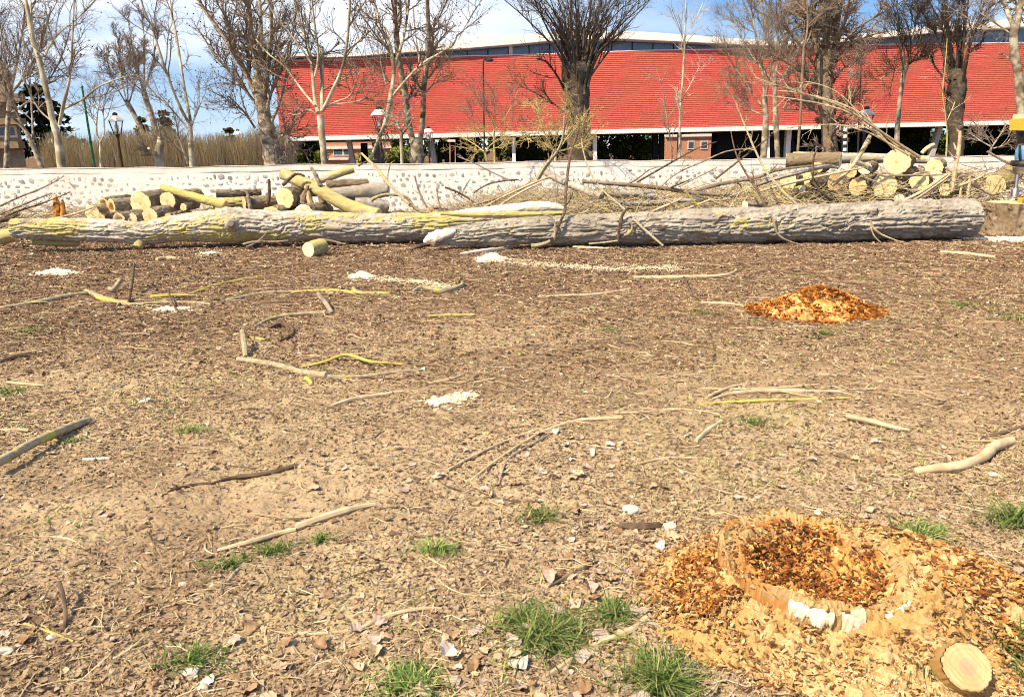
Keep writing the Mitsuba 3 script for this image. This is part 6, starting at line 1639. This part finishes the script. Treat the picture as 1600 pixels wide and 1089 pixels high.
BR = [
    ([(867, 376, 7), (872, 355, 6), (882, 330, 6), (884, 300, 6), (888, 262, 6), (893, 235, 5), (902, 210, 4), (906, 180, 3), (900, 130, 2.5)], [12.6, 12.6, 12.7, 13, 13.4, 13.6, 13.8, 14, 14], 'stick_dark', 'dark sapling rising in front of the fallen trunk to the pollard', 9),
    ([(866, 372, 6), (868, 355, 5), (862, 340, 4), (848, 335, 3)], 12.6, 'stick_lichen', 'lichen twig forking at the foot of the dark sapling', 3),
    ([(830, 385, 10), (845, 383, 9), (860, 377, 7)], 12.5, 'stick_lichen', 'mossy stub at the foot of the dark sapling', 0),
    ([(838, 285, 10), (848, 266, 9), (860, 250, 7), (872, 235, 6), (880, 212, 5), (882, 180, 4)], 15.8, 'stick_lichen', 'yellow stem standing up beside the dark sapling', 7),
    ([(849, 268, 13), (880, 284, 14), (915, 298, 15), (940, 308, 13)], [16.5, 16.2, 15.8, 15.4], 'bark_grey', 'thick grey branch slanting down before the wall', 0),
    ([(910, 284, 7), (980, 289, 8), (1040, 295, 9), (1090, 302, 8), (1150, 306, 6)], 16, 'bark_brown', 'long brown branch lying level in the brush', 4),
    ([(1080, 300, 7), (1130, 287, 8), (1180, 278, 7), (1220, 265, 5), (1300, 258, 4)], 16.2, 'bark_brown', 'brown branch rising right towards the log pile', 4),
    ([(960, 302, 14), (1000, 304, 15), (1025, 308, 13)], 15.6, 'bark_grey', 'short thick grey branch in the middle of the brush', 0),
    ([(965, 318, 9), (1010, 318, 10), (1060, 314, 9), (1100, 313, 6)], 15.2, 'bark_grey', 'grey branch just above the right trunk', 2),
    ([(1000, 338, 4), (1040, 322, 5), (1065, 311, 4)], 14.6, 'stick_tan', 'reddish straight stick leaning in the brush', 0),
    ([(1055, 332, 4), (1085, 322, 5), (1110, 312, 4)], 14.6, 'stick_tan', 'tan straight stick leaning in the brush', 0),
    ([(1100, 331, 4), (1080, 310, 4), (1070, 298, 3)], 14.5, 'stick_yellow', 'yellow stick crossing the brush near the pale block', 1),
    ([(1036, 384, 5), (1000, 352, 5), (970, 322, 4), (935, 290, 4), (915, 250, 3), (908, 215, 2)], [12.3, 12.6, 13.2, 14, 14.6, 15], 'stick_lichen', 'thin pale rod leaning over the trunk from the soil', 3),
    ([(1205, 341, 5), (1185, 300, 4.5), (1165, 270, 4), (1150, 240, 3), (1142, 205, 2)], [13, 13.4, 14, 14.6, 15], 'stick_dark', 'dark rod rising from the trunk beside the bent yellow one', 6),
    ([(1248, 322, 5), (1215, 290, 5), (1195, 265, 4.5), (1180, 235, 4), (1165, 200, 3), (1150, 160, 2)], [13.6, 14, 14.4, 14.8, 15.2, 15.6], 'stick_lichen', 'bent yellowish rod rising before the wall end', 6),
    ([(1302, 312, 5), (1280, 297, 4.5), (1270, 280, 4), (1271, 250, 4), (1277, 232, 3)], 14, 'stick_dark', 'dark curved twig in front of the right log pile', 2),
    ([(640, 320, 7), (610, 290, 7), (590, 265, 6), (575, 250, 5), (565, 240, 4)], [15.2, 15.6, 16, 16.3, 16.6], 'stick_lichen', 'pale yellow branch leaning on the wall right of the middle stack', 1),
    ([(665, 333, 6), (648, 325, 7), (635, 308, 6), (605, 304, 6), (580, 313, 8)], 15.4, 'stick_lichen', 'forked yellowish branch at the right of the middle stack', 0),
    ([(668, 325, 4), (655, 300, 4), (648, 275, 3)], 16, 'stick_grey', 'grey twig standing beside the leaning pale branch', 2),
    ([(690, 333, 5), (686, 318, 3.5), (682, 295, 2.5)], 15.6, 'stick_grey', 'short dark twig before the white wall', 2),
    ([(742, 318, 3), (720, 303, 4), (695, 293, 4)], 16.2, 'stick_dark', 'forked dark branch before the wall', 4),
    ([(720, 310, 3), (725, 296, 3), (735, 280, 2)], 16.2, 'stick_grey', 'small upright twig in the forked dark branch', 3),
    ([(740, 320, 5), (770, 312, 5), (800, 298, 5), (840, 283, 4)], 15.8, 'stick_grey', 'slanting grey branch at the left end of the brush', 2),
    ([(760, 322, 4), (790, 306, 5), (830, 288, 5), (860, 276, 4)], 15.6, 'stick_tan', 'tan branch slanting beside the grey one', 2),
    ([(780, 322, 4), (812, 302, 5), (845, 286, 4)], 15.5, 'stick_tan', 'second tan branch slanting at the left end of the brush', 1),
    ([(800, 283, 3), (770, 270, 3), (740, 255, 2.5), (715, 245, 2)], 17, 'stick_grey', 'thin grey branch arching up left before the wall', 4),
    ([(740, 302, 3), (770, 286, 3), (810, 281, 3)], 16.4, 'stick_dark', 'dark branch level before the wall', 2),
    ([(995, 285, 4), (1030, 265, 4), (1060, 248, 3.5), (1090, 232, 3), (1120, 222, 2)], 15.4, 'stick_dark', 'dark slanting rod before the wall in the middle', 2),
    ([(1034, 290, 3), (1060, 270, 3), (1100, 252, 3), (1140, 236, 2.5), (1180, 232, 2)], 15.4, 'stick_grey', 'thin grey rod right of the dark slanting one', 2),
    ([(1060, 292, 3), (1100, 272, 3), (1120, 262, 2.5)], 15.4, 'stick_grey', 'thin grey rod close above the brush', 1),
    ([(1118, 280, 4), (1150, 255, 4), (1180, 232, 3), (1205, 212, 2)], 15.2, 'stick_dark', 'dark straight rod pointing up right to the columns', 2),
    # the pale bundle fanning up left over the right pile
    ([(1437, 246, 6.7), (1400, 222, 5.5), (1360, 195, 4.8), (1310, 165, 3.6), (1250, 145, 3.0), (1180, 122, 1.7)], [15.2, 15, 14.8, 14.6, 14.4, 14.2], 'stick_tan', 'longest pale rod fanning up left over the right pile', 8),
    ([(1420, 243, 4.8), (1380, 210, 4.2), (1340, 175, 3.6), (1290, 155, 3.0), (1215, 142, 1.7)], 15.1, 'stick_tan', 'second pale rod fanning up left over the right pile', 7),
    ([(1415, 240, 4.2), (1375, 215, 3.6), (1330, 178, 3.0), (1270, 160, 2.4), (1190, 150, 1.7)], 14.9, 'stick_tan', 'third pale rod fanning up left over the right pile', 6),
    ([(1400, 238, 3.6), (1350, 185, 3.0), (1300, 140, 2.4), (1260, 128, 1.7)], 15.3, 'stick_tan', 'topmost thin pale rod over the right pile', 5),
    ([(1440, 250, 3.6), (1395, 228, 3.6), (1350, 205, 3.0), (1300, 195, 2.4), (1230, 200, 1.7)], 15.3, 'stick_tan', 'lowest pale rod of the fan over the right pile', 5),
    # crossing sticks on the right pile
    ([(1180, 290, 8), (1240, 272, 9), (1300, 260, 8), (1310, 262, 7)], 15.2, 'bark_grey', 'grey pole crossing the left faces of the right pile', 0),
    ([(1185, 300, 5), (1240, 285, 6), (1300, 272, 5), (1350, 262, 3)], 15.0, 'stick_tan', 'tan pole below the grey one on the right pile', 0),
    ([(1300, 290, 7), (1330, 262, 8), (1352, 228, 9), (1360, 212, 8)], 15.1, 'stick_tan', 'thick tan branch standing crosswise on the right pile', 2),
    ([(1330, 252, 10), (1350, 258, 10), (1362, 266, 9)], 15.4, 'bark_grey', 'short grey branch ending in a pale cut on the right pile', 0),
    ([(1408, 315, 7), (1440, 300, 7), (1462, 285, 7), (1480, 272, 6)], 14.4, 'stick_tan', 'long pale stick leaning on the clean round log face', 0),
    ([(1430, 312, 5), (1455, 296, 6), (1485, 272, 5)], 14.5, 'stick_tan', 'second pale stick leaning beside the long one', 0),
    ([(1488, 300, 7), (1492, 270, 8), (1498, 235, 7), (1500, 205, 5)], 14.8, 'stick_tan', 'upright pale forked stem right of the round log faces', 3),
    ([(1470, 300, 5), (1500, 290, 6), (1530, 278, 5), (1545, 270, 4)], 14.9, 'stick_tan', 'pale branch sloping up to the tilted log face', 2),
    ([(1478, 262, 5), (1515, 285, 7), (1548, 302, 8)], 15, 'stick_tan', 'pale branch sloping down to the tilted log face', 1),
    ([(1512, 308, 6), (1514, 290, 6), (1516, 280, 5)], 14.9, 'stick_tan', 'short upright stake left of the tilted log face', 0),
    ([(1500, 308, 4), (1502, 290, 5), (1508, 282, 4)], 14.9, 'stick_tan', 'hooked upright stake behind the trunk end', 0),
    ([(1440, 240, 8), (1452, 230, 9), (1460, 226, 7)], 17.5, 'stick_tan', 'short pale stub above the wall behind the right pile', 0),
    ([(1543, 237, 4), (1560, 247, 5), (1590, 262, 4)], 15.2, 'stick_grey', 'grey twig lying on the wall at the right', 0),
    ([(1376, 275, 4), (1440, 274, 4), (1500, 272, 3), (1560, 262, 2)], 14.9, 'stick_grey', 'thin level grey twig across the right pile', 1),
    # left
    ([(0, 322, 4), (30, 308, 4), (70, 292, 3), (100, 275, 2)], 16.5, 'stick_grey', 'grey branch rising right at the left edge before the wall', 5),
    ([(0, 335, 4), (40, 318, 4), (80, 302, 2.5)], 16, 'stick_grey', 'second grey branch at the left edge before the wall', 5),
    ([(-5, 348, 4), (20, 333, 5), (60, 320, 3), (110, 300, 2)], 15.4, 'stick_dark', 'dark thin branch low at the left edge', 4),
    ([(60, 345, 4), (110, 336, 4), (150, 322, 3)], 15, 'stick_tan', 'tan twig before the left foot of the log stack', 2),
    ([(560, 260, 3), (575, 252, 3), (590, 250, 2)], 17.2, 'stick_dark', 'thin dark twig rising from the middle stack', 0),
    ([(118, 296, 3), (108, 285, 2)], 17, 'stick_grey', 'tiny twig before the wall at the left', 1),
    ([(380, 382, 5), (400, 378, 5), (425, 378, 4), (450, 376, 3)], 12.9, 'stick_grey', 'grey forked twig under the left trunk', 2),
    ([(385, 386, 4), (405, 376, 4), (418, 362, 3)], 12.9, 'stick_grey', 'pale twig leaning on the left trunk', 0),
    ([(505, 374, 3), (520, 377, 4), (540, 382, 3)], 12.9, 'stick_grey', 'pale short twig in the shade below the left trunk', 0),
]
for pts, D, m, lab, tw in BR:
    branch(pts, D, m, lab, twigs=tw)

# alike branches of the heap, one by one
def heap_z(x):
    q = np.interp(x, [-12, -7.5, -2.6, -1.2, 0, 1.5, 4, 5.5, 6.2, 9.5, 12], [.42, .40, .10, .25, .62, .62, .55, .62, .8, .95, .95])
    return q


MB = ['stick_tan', 'stick_grey', 'bark_brown', 'stick_lichen', 'stick_grey', 'stick_dark', 'stick_tan']
for i in range(170):
    x = rb.uniform(-1.2, 10.2) if i < 150 else rb.uniform(-11.5, -7.4)
    y = rb.uniform(14.7, 18.6) if x < 5.3 else rb.uniform(16.6, 18.8)
    z = heap_z(x) * rb.uniform(0.08, 1.0) * (1 - 0.25 * abs(y - 16.6) / 2)
    L = rb.uniform(0.8, 2.6)
    a, e = rb.normal(0, 0.35), rb.normal(0.03, 0.13)
    d = np.array([math.cos(a) * math.cos(e), math.sin(a) * math.cos(e), math.sin(e)])
    c = np.array([x, y, z])
    P = np.array([c - d * L / 2, c + [0, 0, rb.uniform(-.06, .06)], c + d * L / 2])
    P[:, 2] = np.maximum(P[:, 2], 0.04)
    r = rb.uniform(0.014, 0.042)
    k = S('branch', tube_mesh(P, r * np.array([1, .8, .5]), 6, 0.14, True, .2, .1, i), MB[i % 7], 45)
    tag(k, 'bare branch lying in the tangled brush heap before the wall', 'branch', 'branches heaped in the brush before the wall')
n = 12500
x = np.where(rb.random(n) < 0.86, rb.uniform(-2.2, 10.8, n), rb.uniform(-12.5, -7.0, n))
y = np.where(x < 5.3, rb.uniform(14.6, 19.6, n), np.where(rb.random(n) < .12, rb.uniform(14.6, 15.4, n), rb.uniform(16.3, 19.6, n)))
z = heap_z(x) * rb.random(n) * 1.05 + .02
L = rb.uniform(.25, 1.1, n)
a, e = rb.normal(0, .6, n) + np.pi * rb.integers(2, size=n), np.where((x > -1.5) & (x < 5.3) & (rb.random(n) < .25), rb.normal(.6, .35, n), rb.normal(.08, .3, n))
d = np.stack([np.cos(a) * np.cos(e), np.sin(a) * np.cos(e), np.sin(e)], 1)
t = np.linspace(-.5, .5, 5)
P = np.stack([x, y, z], 1)[:, None] + d[:, None] * (L[:, None] * t)[..., None] + (rb.normal(0, .08, (n, 1, 3)) * L[:, None, None]) * (t ** 2)[None, :, None] * 4
P[..., 2] = np.maximum(P[..., 2], .02)
R = np.repeat(rb.uniform(.0035, .011, (n, 1)), 5, 1) * np.linspace(1, .5, 5)
for j, m in enumerate(('twig_brown', 'twig_pale', 'twig_straw')):
    k = S('brush', tubes(P[j::3], R[j::3], 3), m, False)
    tag(k, 'tangle of fine dry twigs before the wall', None, None, 'stuff')
# leaves and litter at the foot of the wall and between the trunks
n = 9000
x, y = rb.uniform(-14, 14, n), rb.uniform(13.2, 20.2, n)
s = rb.uniform(.03, .10, n)
m, vc = scatter(LEAF_T, np.stack([x, y, h(x, y) + .02 + .06 * rb.random(n)], 1), rotations(rb.uniform(0, 6.28, n), rb.normal(0, .5, n), rb.uniform(0, 6.28, n)), np.repeat(s[:, None], 3, 1), PAL[rb.integers(len(PAL), size=n)], rb)
tag(S('leaf_drift', m, 'piece_colours', False, color=vc), 'dry leaves drifted up before the wall', None, None, 'stuff')
